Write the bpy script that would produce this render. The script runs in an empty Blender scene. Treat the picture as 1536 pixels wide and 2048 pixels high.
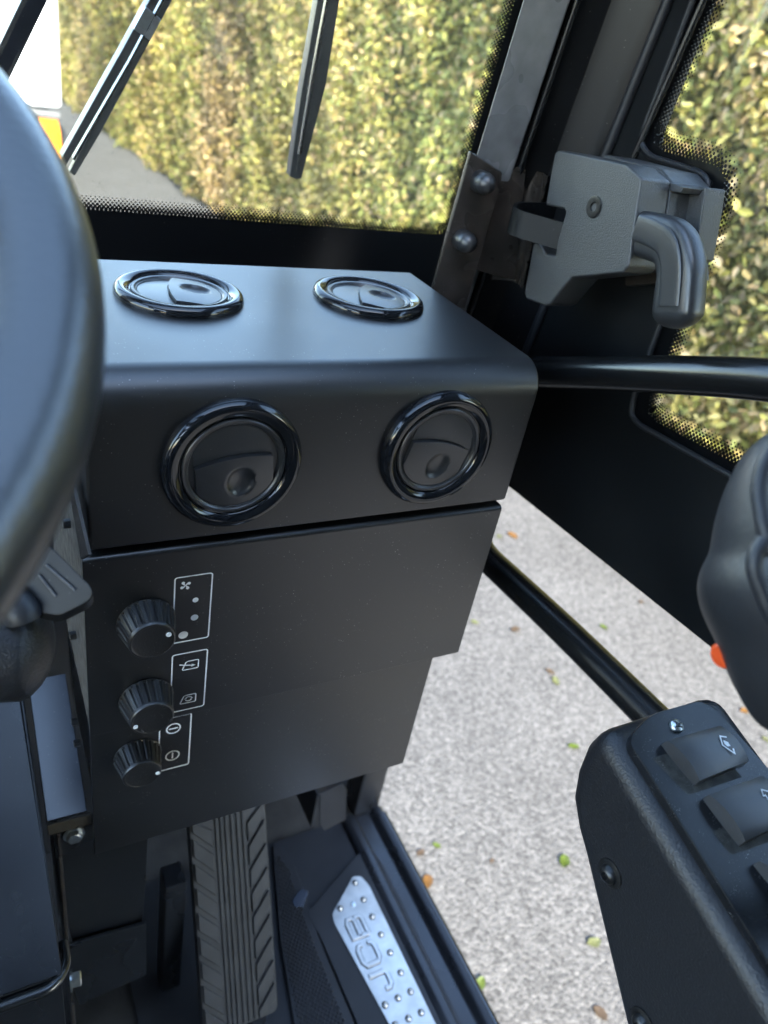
import bpy, bmesh, math, random
import numpy as np
from mathutils import Vector, Matrix

S = bpy.context.scene
COL = S.collection
rnd = random.Random(7)

# ------------------------------------------------------------------ camera
cam_data = bpy.data.cameras.new('camera')
cam = bpy.data.objects.new('camera', cam_data)
COL.objects.link(cam)
cam.matrix_world = Matrix(((0.88140886, 0.10678259, -0.46012595, 0),
                           (-0.43948239, 0.54242421, -0.71598268, 0),
                           (0.17312897, 0.83329073, 0.52502658, 0),
                           (0, 0, 0, 1)))
cam_data.sensor_fit = 'VERTICAL'
cam_data.sensor_height = 36.0
cam_data.lens = 36.0 * 1525.4 / 2048
cam_data.clip_start = 0.02
cam_data.clip_end = 500
cam_data.dof.use_dof = True
cam_data.dof.focus_distance = 0.50
cam_data.dof.aperture_fstop = 7.6
S.camera = cam

# ------------------------------------------------------------------ sky, sun, exposure
SUN_DIR = Vector((-0.10, -0.78, 0.61)).normalized()      # towards the sun, behind the cab
world = bpy.data.worlds.new('World')
S.world = world
world.use_nodes = True
wn = world.node_tree
bg = wn.nodes['Background']
sky = wn.nodes.new('ShaderNodeTexSky')
sky.sky_type = 'NISHITA'
sky.sun_disc = False
sky.sun_elevation = math.asin(SUN_DIR.z)
sky.sun_rotation = math.atan2(SUN_DIR.x, SUN_DIR.y)
sky.dust_density = 0.8
sky.air_density = 1.1
wn.links.new(sky.outputs[0], bg.inputs[0])
bg.inputs[1].default_value = 0.15
sun_data = bpy.data.lights.new('sun', 'SUN')
sun_data.energy = 2.6
sun_data.angle = math.radians(0.6)
sun_data.color = (1.0, 0.955, 0.88)
sun = bpy.data.objects.new('sun', sun_data)
COL.objects.link(sun)
sun.rotation_euler = SUN_DIR.to_track_quat('Z', 'Y').to_euler()
sun.location = SUN_DIR * 20
S.view_settings.view_transform = 'Standard'
S.view_settings.look = 'None'
S.view_settings.gamma = 1
S.view_settings.exposure = 3.4
S.render.engine = 'CYCLES'
S.cycles.use_denoising = True
S.cycles.max_bounces = 6
S.cycles.diffuse_bounces = 3
S.cycles.glossy_bounces = 3
S.cycles.adaptive_threshold = 0.02
S.cycles.transparent_max_bounces = 12
S.cycles.caustics_reflective = False
S.cycles.caustics_refractive = False

# ------------------------------------------------------------------ helpers
def link(o, parent=None):
    COL.objects.link(o)
    if parent is not None:
        o.parent = parent
        o.matrix_parent_inverse = parent_world(parent).inverted()
    return o

WORLD = {}
def parent_world(p):
    m = Matrix.LocRotScale(p.location, p.rotation_euler, p.scale)
    if p.parent is not None:
        m = parent_world(p.parent) @ p.matrix_parent_inverse @ m
    return m

def thing(name, label, cat, loc, group=None):
    o = bpy.data.objects.new(name, None)
    o.empty_display_size = 0.05
    o.location = loc
    COL.objects.link(o)
    tag(o, label, cat, group)
    return o

def tag(o, label=None, cat=None, group=None, kind=None):
    if label: o['label'] = label
    if cat: o['category'] = cat
    if group: o['group'] = group
    if kind: o['kind'] = kind
    return o

def to_obj(name, bm, mat, parent=None, smooth=35):
    me = bpy.data.meshes.new(name)
    bmesh.ops.recalc_face_normals(bm, faces=bm.faces)
    bm.to_mesh(me)
    bm.free()
    return mesh_obj(name, me, mat, parent, smooth)

def mesh_obj(name, me, mat, parent=None, smooth=35):
    me.materials.append(mat)
    if smooth:
        for p in me.polygons: p.use_smooth = True
        try:
            me.set_sharp_from_angle(angle=math.radians(smooth))
        except Exception:
            pass
    o = bpy.data.objects.new(name, me)
    if smooth:
        w = o.modifiers.new('weighted', 'WEIGHTED_NORMAL'); w.keep_sharp = True; w.weight = 80
    return link(o, parent)

def bevel(bm, w, seg=2, ang=25):
    if w <= 0: return
    bmesh.ops.remove_doubles(bm, verts=bm.verts, dist=1e-6)
    bmesh.ops.recalc_face_normals(bm, faces=bm.faces)
    es = [e for e in bm.edges if len(e.link_faces) == 2 and e.calc_face_angle(0) > math.radians(ang)]
    bmesh.ops.bevel(bm, geom=es, offset=w, segments=seg, profile=0.5, affect='EDGES', clamp_overlap=True)

def box(bm, c0, c1):
    x0, y0, z0 = c0; x1, y1, z1 = c1
    v = [bm.verts.new(p) for p in ((x0,y0,z0),(x1,y0,z0),(x1,y1,z0),(x0,y1,z0),(x0,y0,z1),(x1,y0,z1),(x1,y1,z1),(x0,y1,z1))]
    for f in ((0,3,2,1),(4,5,6,7),(0,1,5,4),(1,2,6,5),(2,3,7,6),(3,0,4,7)):
        bm.faces.new([v[i] for i in f])

def box_obj(name, c0, c1, mat, parent=None, bev=0.002, seg=2):
    bm = bmesh.new(); box(bm, c0, c1); bevel(bm, bev, seg)
    return to_obj(name, bm, mat, parent)

def prism(bm, pts, vec):
    vec = Vector(vec)
    a = [bm.verts.new(p) for p in pts]
    b = [bm.verts.new(Vector(p) + vec) for p in pts]
    n = len(pts)
    bm.faces.new(a); bm.faces.new(b[::-1])
    for i in range(n):
        bm.faces.new((a[i], b[i], b[(i+1) % n], a[(i+1) % n]))

def prism_obj(name, pts, vec, mat, parent=None, bev=0.0, seg=2):
    bm = bmesh.new(); prism(bm, pts, vec); bevel(bm, bev, seg)
    return to_obj(name, bm, mat, parent)

def sheet_obj(name, pts, mat, parent=None):
    bm = bmesh.new(); bm.faces.new([bm.verts.new(p) for p in pts])
    return to_obj(name, bm, mat, parent, 0)

def round_poly(pts, r, seg=5):
    """round the corners of a 3-D polygon"""
    out = []
    n = len(pts)
    for i in range(n):
        p = Vector(pts[i]); a = Vector(pts[i-1]) - p; b = Vector(pts[(i+1) % n]) - p
        ri = r[i] if isinstance(r, (list, tuple)) else r
        d = min(ri, a.length*0.45, b.length*0.45)
        if d < 1e-5: out.append(tuple(p)); continue
        p0 = p + a.normalized()*d; p1 = p + b.normalized()*d
        for k in range(seg+1):
            t = k/seg
            out.append(tuple((1-t)**2*p0 + 2*t*(1-t)*p + t*t*p1))
    return out

def smooth_path(pts, r, seg=8):
    """round the inner corners of an open 3-D path"""
    out = [Vector(pts[0])]
    for i in range(1, len(pts)-1):
        p = Vector(pts[i]); a = Vector(pts[i-1]) - p; b = Vector(pts[i+1]) - p
        d = min(r, a.length*0.48, b.length*0.48)
        p0 = p + a.normalized()*d; p1 = p + b.normalized()*d
        for k in range(seg+1):
            t = k/seg
            out.append((1-t)**2*p0 + 2*t*(1-t)*p + t*t*p1)
    out.append(Vector(pts[-1]))
    return out

def tube(bm, path, rad, n=20, up=None, shape=None, caps=True):
    """sweep a circle (or a 2-D shape) along a path; rad may be a list"""
    path = [Vector(p) for p in path]
    rings = []
    t0 = (path[1]-path[0]).normalized()
    u = Vector(up) if up else (Vector((0,0,1)) if abs(t0.z) < .9 else Vector((1,0,0)))
    for i, p in enumerate(path):
        t = (path[min(i+1, len(path)-1)] - path[max(i-1, 0)]).normalized()
        u = (u - t*u.dot(t)).normalized()
        v = t.cross(u)
        r = rad[i] if isinstance(rad, (list, tuple)) else rad
        if shape:
            ring = [bm.verts.new(p + u*(a*r) + v*(b*r)) for a, b in shape]
        else:
            ring = [bm.verts.new(p + u*(math.cos(k*2*math.pi/n)*r) + v*(math.sin(k*2*math.pi/n)*r)) for k in range(n)]
        rings.append(ring)
    m = len(rings[0])
    for a, b in zip(rings, rings[1:]):
        for k in range(m):
            bm.faces.new((a[k], a[(k+1) % m], b[(k+1) % m], b[k]))
    if caps:
        bm.faces.new(rings[0][::-1]); bm.faces.new(rings[-1])

def lathe(bm, prof, n=48, M=None, rmod=None, close=True):
    """prof: list of (r, z), spun round local z"""
    M = M or Matrix()
    rings = []
    for (r, z) in prof:
        if r < 1e-6:
            rings.append([bm.verts.new(M @ Vector((0, 0, z)))])
        else:
            rings.append([bm.verts.new(M @ Vector(((rr := (r*rmod(k, z) if rmod else r))*math.cos(2*math.pi*k/n), rr*math.sin(2*math.pi*k/n), z))) for k in range(n)])
    for a, b in zip(rings, rings[1:]):
        for k in range(n):
            k2 = (k+1) % n
            if len(a) == 1 and len(b) == 1: continue
            if len(a) == 1: bm.faces.new((a[0], b[k], b[k2]))
            elif len(b) == 1: bm.faces.new((a[k], a[k2], b[0]))
            else: bm.faces.new((a[k], a[k2], b[k2], b[k]))

def frame(origin, zaxis, xhint=(1, 0, 0)):
    z = Vector(zaxis).normalized(); x = Vector(xhint)
    if abs(z.dot(x)) > .95: x = Vector((0, 1, 0))
    x = (x - z*x.dot(z)).normalized(); y = z.cross(x)
    M = Matrix((x, y, z)).transposed().to_4x4()
    M.translation = Vector(origin)
    return M

def hexbolt(name, origin, axis, r, h, mat, parent, washer=True, label=None):
    bm = bmesh.new(); M = frame(origin, axis)
    if washer: lathe(bm, [(0, 0), (r*1.35, 0), (r*1.35, h*.18), (0, h*.18)], 28, M)
    lathe(bm, [(0, h*.18), (r, h*.18), (r, h*.9), (r*.82, h), (0, h)], 6, M)
    return to_obj(name, bm, mat, parent, 30)

def domebolt(name, origin, axis, r, mat, parent):
    bm = bmesh.new(); M = frame(origin, axis)
    lathe(bm, [(r*1.45, 0), (r*1.45, r*.16), (r*1.25, r*.24), (r*1.0, r*.26), (r*.95, r*.5), (r*.7, r*.78), (r*.42, r*.86), (r*.36, r*.4), (0, r*.38)], 32, M)
    return to_obj(name, bm, mat, parent, 50)

# ------------------------------------------------------------------ materials
def nodes(name):
    m = bpy.data.materials.new(name)
    m.use_nodes = True
    nt = m.node_tree
    b = nt.nodes['Principled BSDF']
    return m, nt, b

def mat(name, base, rough=0.5, metal=0.0, spec=0.5, grain=None, bump=None, mottle=None, dust=None, coat=0.0, rough_var=0.0):
    """grain/bump = (scale, strength, distance); mottle = (scale, amount); dust = (scale, threshold, amount)"""
    m, nt, b = nodes(name)
    N, L = nt.nodes, nt.links
    b.inputs['Base Color'].default_value = (*base, 1)
    b.inputs['Roughness'].default_value = rough
    b.inputs['Metallic'].default_value = metal
    b.inputs['Specular IOR Level'].default_value = spec
    if coat:
        b.inputs['Coat Weight'].default_value = coat
        b.inputs['Coat Roughness'].default_value = 0.08
    tc = N.new('ShaderNodeTexCoord')
    col = None
    if mottle:
        n = N.new('ShaderNodeTexNoise'); n.inputs['Scale'].default_value = mottle[0]; n.inputs['Detail'].default_value = 6
        L.new(tc.outputs['Object'], n.inputs['Vector'])
        r = N.new('ShaderNodeMapRange'); r.inputs[1].default_value = .3; r.inputs[2].default_value = .7
        r.inputs[3].default_value = 1-mottle[1]; r.inputs[4].default_value = 1+mottle[1]
        L.new(n.outputs[0], r.inputs[0])
        mx = N.new('ShaderNodeMix'); mx.data_type = 'RGBA'; mx.blend_type = 'MULTIPLY'; mx.inputs['Factor'].default_value = 1
        mx.inputs[6].default_value = (*base, 1)
        L.new(r.outputs[0], mx.inputs[7])
        col = mx.outputs[2]
    if dust:
        v = N.new('ShaderNodeTexVoronoi'); v.inputs['Scale'].default_value = dust[0]
        L.new(tc.outputs['Object'], v.inputs['Vector'])
        n2 = N.new('ShaderNodeTexNoise'); n2.inputs['Scale'].default_value = dust[0]*0.09; n2.inputs['Detail'].default_value = 3
        L.new(tc.outputs['Object'], n2.inputs['Vector'])
        w = N.new('ShaderNodeMath'); w.operation = 'LESS_THAN'; w.inputs[1].default_value = dust[1]
        L.new(v.outputs['Distance'], w.inputs[0])
        sep = N.new('ShaderNodeSeparateColor'); L.new(v.outputs['Color'], sep.inputs[0])
        g = N.new('ShaderNodeMapRange'); g.inputs[1].default_value = .62; g.inputs[2].default_value = .95
        L.new(sep.outputs[0], g.inputs[0])
        g2 = N.new('ShaderNodeMapRange'); g2.inputs[1].default_value = .48; g2.inputs[2].default_value = .70; g2.inputs[3].default_value = .06
        L.new(n2.outputs[0], g2.inputs[0])
        p1 = N.new('ShaderNodeMath'); p1.operation = 'MULTIPLY'; L.new(w.outputs[0], p1.inputs[0]); L.new(g.outputs[0], p1.inputs[1])
        p2 = N.new('ShaderNodeMath'); p2.operation = 'MULTIPLY'; L.new(p1.outputs[0], p2.inputs[0]); L.new(g2.outputs[0], p2.inputs[1])
        p3 = N.new('ShaderNodeMath'); p3.operation = 'MULTIPLY'; L.new(p2.outputs[0], p3.inputs[0]); p3.inputs[1].default_value = dust[2]
        mx = N.new('ShaderNodeMix'); mx.data_type = 'RGBA'
        L.new(p3.outputs[0], mx.inputs['Factor'])
        if col: L.new(col, mx.inputs[6])
        else: mx.inputs[6].default_value = (*base, 1)
        mx.inputs[7].default_value = (.45, .44, .40, 1)
        col = mx.outputs[2]
    if col: L.new(col, b.inputs['Base Color'])
    if rough_var:
        n = N.new('ShaderNodeTexNoise'); n.inputs['Scale'].default_value = 11; n.inputs['Detail'].default_value = 3; n.inputs['Roughness'].default_value = .5
        L.new(tc.outputs['Object'], n.inputs['Vector'])
        r = N.new('ShaderNodeMapRange'); r.inputs[1].default_value = .3; r.inputs[2].default_value = .7
        r.inputs[3].default_value = rough-rough_var; r.inputs[4].default_value = rough+rough_var
        L.new(n.outputs[0], r.inputs[0]); L.new(r.outputs[0], b.inputs['Roughness'])
    if bump:
        n = N.new('ShaderNodeTexNoise'); n.inputs['Scale'].default_value = bump[0]; n.inputs['Detail'].default_value = 2
        L.new(tc.outputs['Object'], n.inputs['Vector'])
        bp = N.new('ShaderNodeBump'); bp.inputs['Strength'].default_value = bump[1]; bp.inputs['Distance'].default_value = bump[2]
        L.new(n.outputs[0], bp.inputs['Height']); L.new(bp.outputs[0], b.inputs['Normal'])
    return m

M = {}
M['console'] = mat('console_paint', (.0055, .0058, .0066), .37, spec=.92, mottle=(9, .12), dust=(520, .17, .9), bump=(900, .04, .0006), rough_var=.02)
M['tray'] = mat('tray_satin_paint', (.026, .034, .050), .24, spec=1.0, dust=(420, .16, .4))
M['black_paint'] = mat('black_gloss_paint', (.010, .011, .013), .30, spec=.5, mottle=(12, .2), dust=(300, .12, .5), rough_var=.10)
M['door_paint'] = mat('door_black_paint', (.007, .008, .009), .42, spec=.35, mottle=(10, .25), dust=(260, .13, .55), rough_var=.08)
M['channel'] = mat('channel_black_paint', (.004, .0045, .0055), .34, spec=.35, dust=(300, .13, .6))
M['tube_paint'] = mat('rail_satin_paint', (.008, .0085, .009), .25, spec=.95, dust=(240, .1, .35), bump=(160, .03, .001))
M['post'] = mat('post_satin_paint', (.19, .195, .20), .33, spec=.9, mottle=(40, .25), dust=(500, .15, .6), rough_var=.09, bump=(300, .05, .0005))
M['bracket'] = mat('bracket_paint', (.040, .033, .028), .30, spec=.7, mottle=(60, .3), dust=(700, .2, .9), rough_var=.10)  # brown base stands in for a reflection of the operator
M['gloss'] = mat('vent_gloss_plastic', (.008, .009, .011), .09, spec=.55, dust=(500, .1, .35))
M['satin'] = mat('vent_satin_plastic', (.020, .021, .023), .33, spec=.8, bump=(1500, .05, .0004), dust=(500, .12, .4))
M['knob'] = mat('knob_plastic', (.008, .008, .008), .36, spec=.8, bump=(700, .22, .0008), dust=(900, .22, .7), mottle=(90, .3))
M['texplastic'] = mat('grained_plastic', (.040, .041, .043), .38, spec=1.0, bump=(900, .55, .0010), dust=(900, .15, .5))
M['handle'] = mat('latch_handle_plastic', (.026, .027, .029), .34, spec=.9, bump=(500, .12, .0008), mottle=(50, .2), rough_var=.08)
M['pod'] = mat('armrest_grained_plastic', (.014, .0145, .0165), .42, spec=.5, bump=(800, .38, .0012), dust=(1000, .13, .6))
M['podplate'] = mat('switch_plate_plastic', (.008, .009, .011), .30, spec=.5, dust=(1400, .26, .9), mottle=(70, .3), rough_var=.1)
M['rocker'] = mat('rocker_plastic', (.030, .031, .034), .36, spec=.8, dust=(1600, .18, .5), rough_var=.06)
M['dusty'] = mat('dusty_bezel_plastic', (.05, .048, .042), .7, spec=.3, mottle=(220, .45), dust=(1800, .3, .8))
M['rubber'] = mat('soft_rubber', (.020, .021, .024), .46, spec=.5, bump=(420, .18, .0010), mottle=(25, .15))
M['wheel'] = mat('steering_rim_foam', (.022, .023, .025), .32, spec=1.0, bump=(380, .20, .0012), mottle=(18, .2))
M['mat'] = mat('floor_mat_rubber', (.011, .0115, .013), .55, spec=.4, mottle=(20, .3), dust=(600, .16, .5))
M['pedal'] = mat('pedal_rubber', (.018, .018, .018), .6, spec=.4, mottle=(30, .35), dust=(500, .2, .5), bump=(260, .15, .0012))
M['felt'] = mat('foam_side_pad', (.10, .092, .08), .9, spec=.15, bump=(900, .8, .002), mottle=(120, .35))
M['dirty'] = mat('dusty_floor_steel', (.040, .036, .030), .75, spec=.25, mottle=(15, .5), bump=(200, .3, .002))
M['zinc'] = mat('zinc_plated_steel', (.62, .66, .66), .30, metal=1, mottle=(150, .2))
M['alu'] = mat('tread_aluminium', (.52, .50, .46), .40, metal=1, mottle=(60, .12), rough_var=.08)
M['darksteel'] = mat('black_oxide_steel', (.045, .045, .045), .32, metal=.7, mottle=(300, .3))
M['print'] = mat('white_print', (.78, .80, .80), .5)
M['frit'] = mat('black_ceramic_frit', (.004, .0045, .0055), .28, spec=.4, dust=(260, .1, .4))
M['wiper'] = mat('wiper_black', (.012, .014, .018), .32, spec=.5, dust=(700, .14, .5), mottle=(60, .3))
M['cabliner'] = mat('cab_liner', (.014, .0145, .016), .6, mottle=(6, .2))
M['vanwhite'] = mat('van_white_paint', (.80, .82, .84), .25, coat=.5, mottle=(3, .03))
M['vantrim'] = mat('van_grey_trim', (.09, .09, .09), .5)
M['amber'] = mat('amber_lens', (.85, .26, .01), .2, spec=.5)
M['orange'] = mat('orange_button', (.75, .09, .02), .4)
M['tyre'] = mat('tyre_rubber', (.02, .02, .02), .7)

def glass_mat(name, tint, f0, veil=(.012, .055)):
    m = bpy.data.materials.new(name); m.use_nodes = True
    nt = m.node_tree; N, L = nt.nodes, nt.links
    N.clear()
    out = N.new('ShaderNodeOutputMaterial')
    tr = N.new('ShaderNodeBsdfTransparent'); tr.inputs[0].default_value = (*tint, 1)
    gl = N.new('ShaderNodeBsdfGlossy'); gl.inputs['Roughness'].default_value = .015
    df = N.new('ShaderNodeBsdfDiffuse'); df.inputs[0].default_value = (.7, .7, .66, 1)
    fr = N.new('ShaderNodeFresnel'); fr.inputs[0].default_value = f0
    mx = N.new('ShaderNodeMixShader')
    L.new(fr.outputs[0], mx.inputs[0]); L.new(tr.outputs[0], mx.inputs[1]); L.new(gl.outputs[0], mx.inputs[2])
    # dust and smears on the pane
    tc = N.new('ShaderNodeTexCoord')
    n = N.new('ShaderNodeTexNoise'); n.inputs['Scale'].default_value = 5; n.inputs['Detail'].default_value = 8; n.inputs['Roughness'].default_value = .7
    L.new(tc.outputs['Object'], n.inputs['Vector'])
    r = N.new('ShaderNodeMapRange'); r.inputs[1].default_value = .45; r.inputs[2].default_value = .75; r.inputs[3].default_value = veil[0]; r.inputs[4].default_value = veil[1]
    L.new(n.outputs[0], r.inputs[0])
    v = N.new('ShaderNodeTexVoronoi'); v.inputs['Scale'].default_value = 130
    L.new(tc.outputs['Object'], v.inputs['Vector'])
    w = N.new('ShaderNodeMath'); w.operation = 'LESS_THAN'; w.inputs[1].default_value = .09
    L.new(v.outputs['Distance'], w.inputs[0])
    ml = N.new('ShaderNodeMath'); ml.operation = 'MULTIPLY_ADD'; ml.inputs[1].default_value = .18
    L.new(w.outputs[0], ml.inputs[0]); L.new(r.outputs[0], ml.inputs[2])
    mx2 = N.new('ShaderNodeMixShader')
    L.new(ml.outputs[0], mx2.inputs[0]); L.new(mx.outputs[0], mx2.inputs[1]); L.new(df.outputs[0], mx2.inputs[2])
    L.new(mx2.outputs[0], out.inputs[0])
    return m
M['glass'] = glass_mat('cab_glass', (.95, .97, .95), 1.33)
M['wsglass'] = glass_mat('dusty_windscreen_glass', (.95, .97, .95), 1.33, (.045, .11))

def leaf_mat(name, attr=True, col=(.3, .3, .08)):
    m, nt, b = nodes(name)
    N, L = nt.nodes, nt.links
    b.inputs['Roughness'].default_value = .45
    b.inputs['Specular IOR Level'].default_value = .35
    tr = N.new('ShaderNodeBsdfTranslucent')
    mx = N.new('ShaderNodeMixShader'); mx.inputs[0].default_value = .46
    out = [n for n in N if n.type == 'OUTPUT_MATERIAL'][0]
    if attr:
        a = N.new('ShaderNodeAttribute'); a.attribute_name = 'tint'
        L.new(a.outputs['Color'], b.inputs['Base Color']); L.new(a.outputs['Color'], tr.inputs[0])
    else:
        tc = N.new('ShaderNodeTexCoord'); n = N.new('ShaderNodeTexNoise'); n.inputs['Scale'].default_value = 60
        L.new(tc.outputs['Object'], n.inputs['Vector'])
        mm = N.new('ShaderNodeMix'); mm.data_type = 'RGBA'
        L.new(n.outputs[0], mm.inputs['Factor'])
        mm.inputs[6].default_value = (col[0]*.55, col[1]*.55, col[2]*.55, 1); mm.inputs[7].default_value = (min(1, col[0]*1.4), min(1, col[1]*1.4), col[2]*1.4, 1)
        L.new(mm.outputs[2], b.inputs['Base Color']); L.new(mm.outputs[2], tr.inputs[0])
    L.new(b.outputs[0], mx.inputs[1]); L.new(tr.outputs[0], mx.inputs[2]); L.new(mx.outputs[0], out.inputs[0])
    return m
M['leaf'] = leaf_mat('hedge_leaf')

def ground_mat():
    m, nt, b = nodes('chipped_stone_tarmac')
    N, L = nt.nodes, nt.links
    b.inputs['Roughness'].default_value = .85
    b.inputs['Specular IOR Level'].default_value = .3
    tc = N.new('ShaderNodeTexCoord')
    v = N.new('ShaderNodeTexVoronoi'); v.inputs['Scale'].default_value = 120
    v2 = N.new('ShaderNodeTexVoronoi'); v2.inputs['Scale'].default_value = 260
    n = N.new('ShaderNodeTexNoise'); n.inputs['Scale'].default_value = 3.0; n.inputs['Detail'].default_value = 8
    nf = N.new('ShaderNodeTexNoise'); nf.inputs['Scale'].default_value = 60; nf.inputs['Detail'].default_value = 4
    for t in (v, v2, n, nf): L.new(tc.outputs['Object'], t.inputs['Vector'])
    sep = N.new('ShaderNodeSeparateColor'); L.new(v.outputs['Color'], sep.inputs[0])
    sep2 = N.new('ShaderNodeSeparateColor'); L.new(v2.outputs['Color'], sep2.inputs[0])
    avg = N.new('ShaderNodeMix'); avg.data_type = 'FLOAT'; avg.inputs[0].default_value = .45
    L.new(sep.outputs[0], avg.inputs[2]); L.new(sep2.outputs[0], avg.inputs[3])
    cr = N.new('ShaderNodeValToRGB')
    e = cr.color_ramp.elements
    e[0].position = .08; e[0].color = (.030, .029, .0275, 1)
    e[1].position = .92; e[1].color = (.128, .124, .117, 1)
    k = e.new(.38); k.color = (.062, .0605, .058, 1)
    k = e.new(.68); k.color = (.086, .0835, .079, 1)
    L.new(avg.outputs[0], cr.inputs[0])
    r = N.new('ShaderNodeMapRange'); r.inputs[1].default_value = .3; r.inputs[2].default_value = .7; r.inputs[3].default_value = .88; r.inputs[4].default_value = 1.06
    L.new(n.outputs[0], r.inputs[0])
    mu = N.new('ShaderNodeMix'); mu.data_type = 'RGBA'; mu.blend_type = 'MULTIPLY'; mu.inputs['Factor'].default_value = 1
    L.new(cr.outputs[0], mu.inputs[6]); L.new(r.outputs[0], mu.inputs[7])
    L.new(mu.outputs[2], b.inputs['Base Color'])
    bp = N.new('ShaderNodeBump'); bp.inputs['Strength'].default_value = .6; bp.inputs['Distance'].default_value = .004; bp.invert = True
    L.new(v.outputs['Distance'], bp.inputs['Height']); L.new(bp.outputs[0], b.inputs['Normal'])
    return m
M['ground'] = ground_mat()
GZ = -1.62            # the yard surface; the camera is the origin, 1.62 m above it
FZ = -1.10            # cab floor

# ================================================================== SETTING
g = sheet_obj('ground', [(-120, -120, GZ), (120, -120, GZ), (120, 120, GZ), (-120, 120, GZ)], M['ground'])
tag(g, 'pale grey chipped stone yard surface outside the cab', None, None, 'structure')

# ---- hedge: dark core plus individual leaf blades
HA = Vector((2.80, -1.5)); HB = Vector((1.30, 16.0))      # foot of the leafy face in plan
HD = (HB-HA).normalized(); HN = Vector((-HD.y, HD.x))     # HN points towards the lane (-x)
if HN.x > 0: HN = -HN
hedge = thing('hedge', 'tall clipped yellow-green hedge running along the yard', 'hedge', (HA.x, HA.y, GZ))
HH = 2.7
L_H = (HB-HA).length
m_core = mat('hedge_inner_twigs', (.10, .095, .038), .9, spec=.1, mottle=(30, .6), bump=(40, 1.0, .02))
bm = bmesh.new()
c0 = HA - HN*0.16; c1 = HB - HN*0.16; c2 = HB - HN*1.0; c3 = HA - HN*1.0
prism(bm, [(c0.x, c0.y, GZ+.02), (c1.x, c1.y, GZ+.02), (c2.x, c2.y, GZ+.02), (c3.x, c3.y, GZ+.02)], (0, 0, HH-.1))
to_obj('twig_core', bm, m_core, hedge, 0)

PAL = np.array([(.40, .36, .085), (.30, .31, .060), (.17, .22, .045), (.44, .33, .11), (.50, .45, .17), (.36, .25, .12), (.12, .16, .035), (.48, .37, .20)])  * .98
PAL = (PAL*.74 + .26*PAL.mean(0))*np.array((1.06, 1.0, 1.12))
def hedge_leaves(N, seed):
    r = np.random.default_rng(seed)
    s = r.random(N)**1.15 * L_H
    h = r.random(N) * HH
    # uneven clipped face: bulges of several sizes
    bulge = .05*np.sin(s*2.1+1.3)*np.sin(h*2.7) + .035*np.sin(s*5.7+h*3.1) + .03*np.sin(s*11.3-h*7.9) + .02*np.sin(s*23+h*19)
    dep = bulge - .13*r.random(N)**1.6 + .035*r.standard_normal(N)*.6
    top = r.random(N) < .04
    h[top] = HH - .04*r.random(top.sum()); dep[top] = -.9*r.random(top.sum())
    P = np.stack([HA.x + HD.x*s + HN.x*dep, HA.y + HD.y*s + HN.y*dep, GZ + .02 + h], 1)
    nrm = np.stack([np.full(N, HN.x), np.full(N, HN.y), np.full(N, .35)], 1) + r.standard_normal((N, 3))*.55
    nrm /= np.linalg.norm(nrm, axis=1)[:, None]
    ax = r.standard_normal((N, 3)); ax[:, 2] -= .5
    ax -= nrm*(ax*nrm).sum(1)[:, None]; ax /= np.linalg.norm(ax, axis=1)[:, None]
    sd = np.cross(nrm, ax)
    ln = .030 + .026*r.random(N); wd = ln*(.46+.16*r.random(N))
    # patches: neighbouring shrubs differ in colour
    patch = np.sin(s*1.9+.6) + .6*np.sin(s*.83+2) + .5*np.sin(h*1.7+s*.4)
    brown = np.clip(np.exp(-((s-8.55)/.5)**2) + .8*np.exp(-((s-13.2)/.5)**2) + .35*np.exp(-((s-10.6)/.5)**2) + .45*np.exp(-((s-3.2)/.8)**2) + .12*np.sin(s*3.1+h), 0, 1)
    fine = np.sin(s*9+h*4)*np.sin(h*8-s*3)
    q = np.clip(patch*.28 + fine*.22 + r.standard_normal(N)*.55, -1.4, 1.4)
    ci = np.where(q > .55, 4, np.where(q > .1, 0, np.where(q > -.35, 1, np.where(q > -.95, 2, 6))))
    isb = r.random(N) < .20 + .75*brown**1.5
    ci = np.where(isb, r.choice([3, 5, 7], N), ci)
    tone = 1.0 + .22*np.sin(s*1.35+.7*np.sin(h*2.1)) + .16*np.sin(h*2.9+s*2.3) + .12*np.sin(s*6.1-h*4.7)  # bright patches and shaded hollows put into the leaf colour
    C = PAL[ci] * (.78+.44*r.random((N, 1))) * np.clip(tone, .55, 1.5)[:, None]
    return P, nrm, ax, sd, ln, wd, C

def leaf_mesh(name, data):
    P, nrm, ax, sd, ln, wd, C = data
    N = len(P)
    prof = [(-.5, 0, 0), (-.18, .42, .10), (.18, .36, .10), (.5, 0, -.06), (.18, -.36, .10), (-.18, -.42, .10)]
    V = np.empty((N, 6, 3), np.float32)
    for i, (a, b_, c) in enumerate(prof):
        V[:, i] = P + ax*(a*ln)[:, None] + sd*(b_*2*wd*.5)[:, None] + nrm*(c*wd)[:, None]
    F = np.array([[0, 1, 2, 3], [0, 3, 4, 5]])
    idx = (F[None] + (np.arange(N)*6)[:, None, None]).reshape(-1)
    me = bpy.data.meshes.new(name)
    me.vertices.add(N*6); me.vertices.foreach_set('co', V.reshape(-1))
    me.loops.add(N*8); me.loops.foreach_set('vertex_index', idx.astype(np.int32))
    me.polygons.add(N*2)
    me.polygons.foreach_set('loop_start', np.arange(N*2, dtype=np.int32)*4)
    me.update(calc_edges=True)
    at = me.color_attributes.new('tint', 'FLOAT_COLOR', 'POINT')
    cc = np.ones((N, 6, 4), np.float32); cc[:, :, :3] = C[:, None, :]
    at.data.foreach_set('color', cc.reshape(-1))
    return me
fol = mesh_obj('foliage', leaf_mesh('foliage', hedge_leaves(190000, 3)), M['leaf'], hedge, 0)
fol['kind'] = 'stuff'
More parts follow.
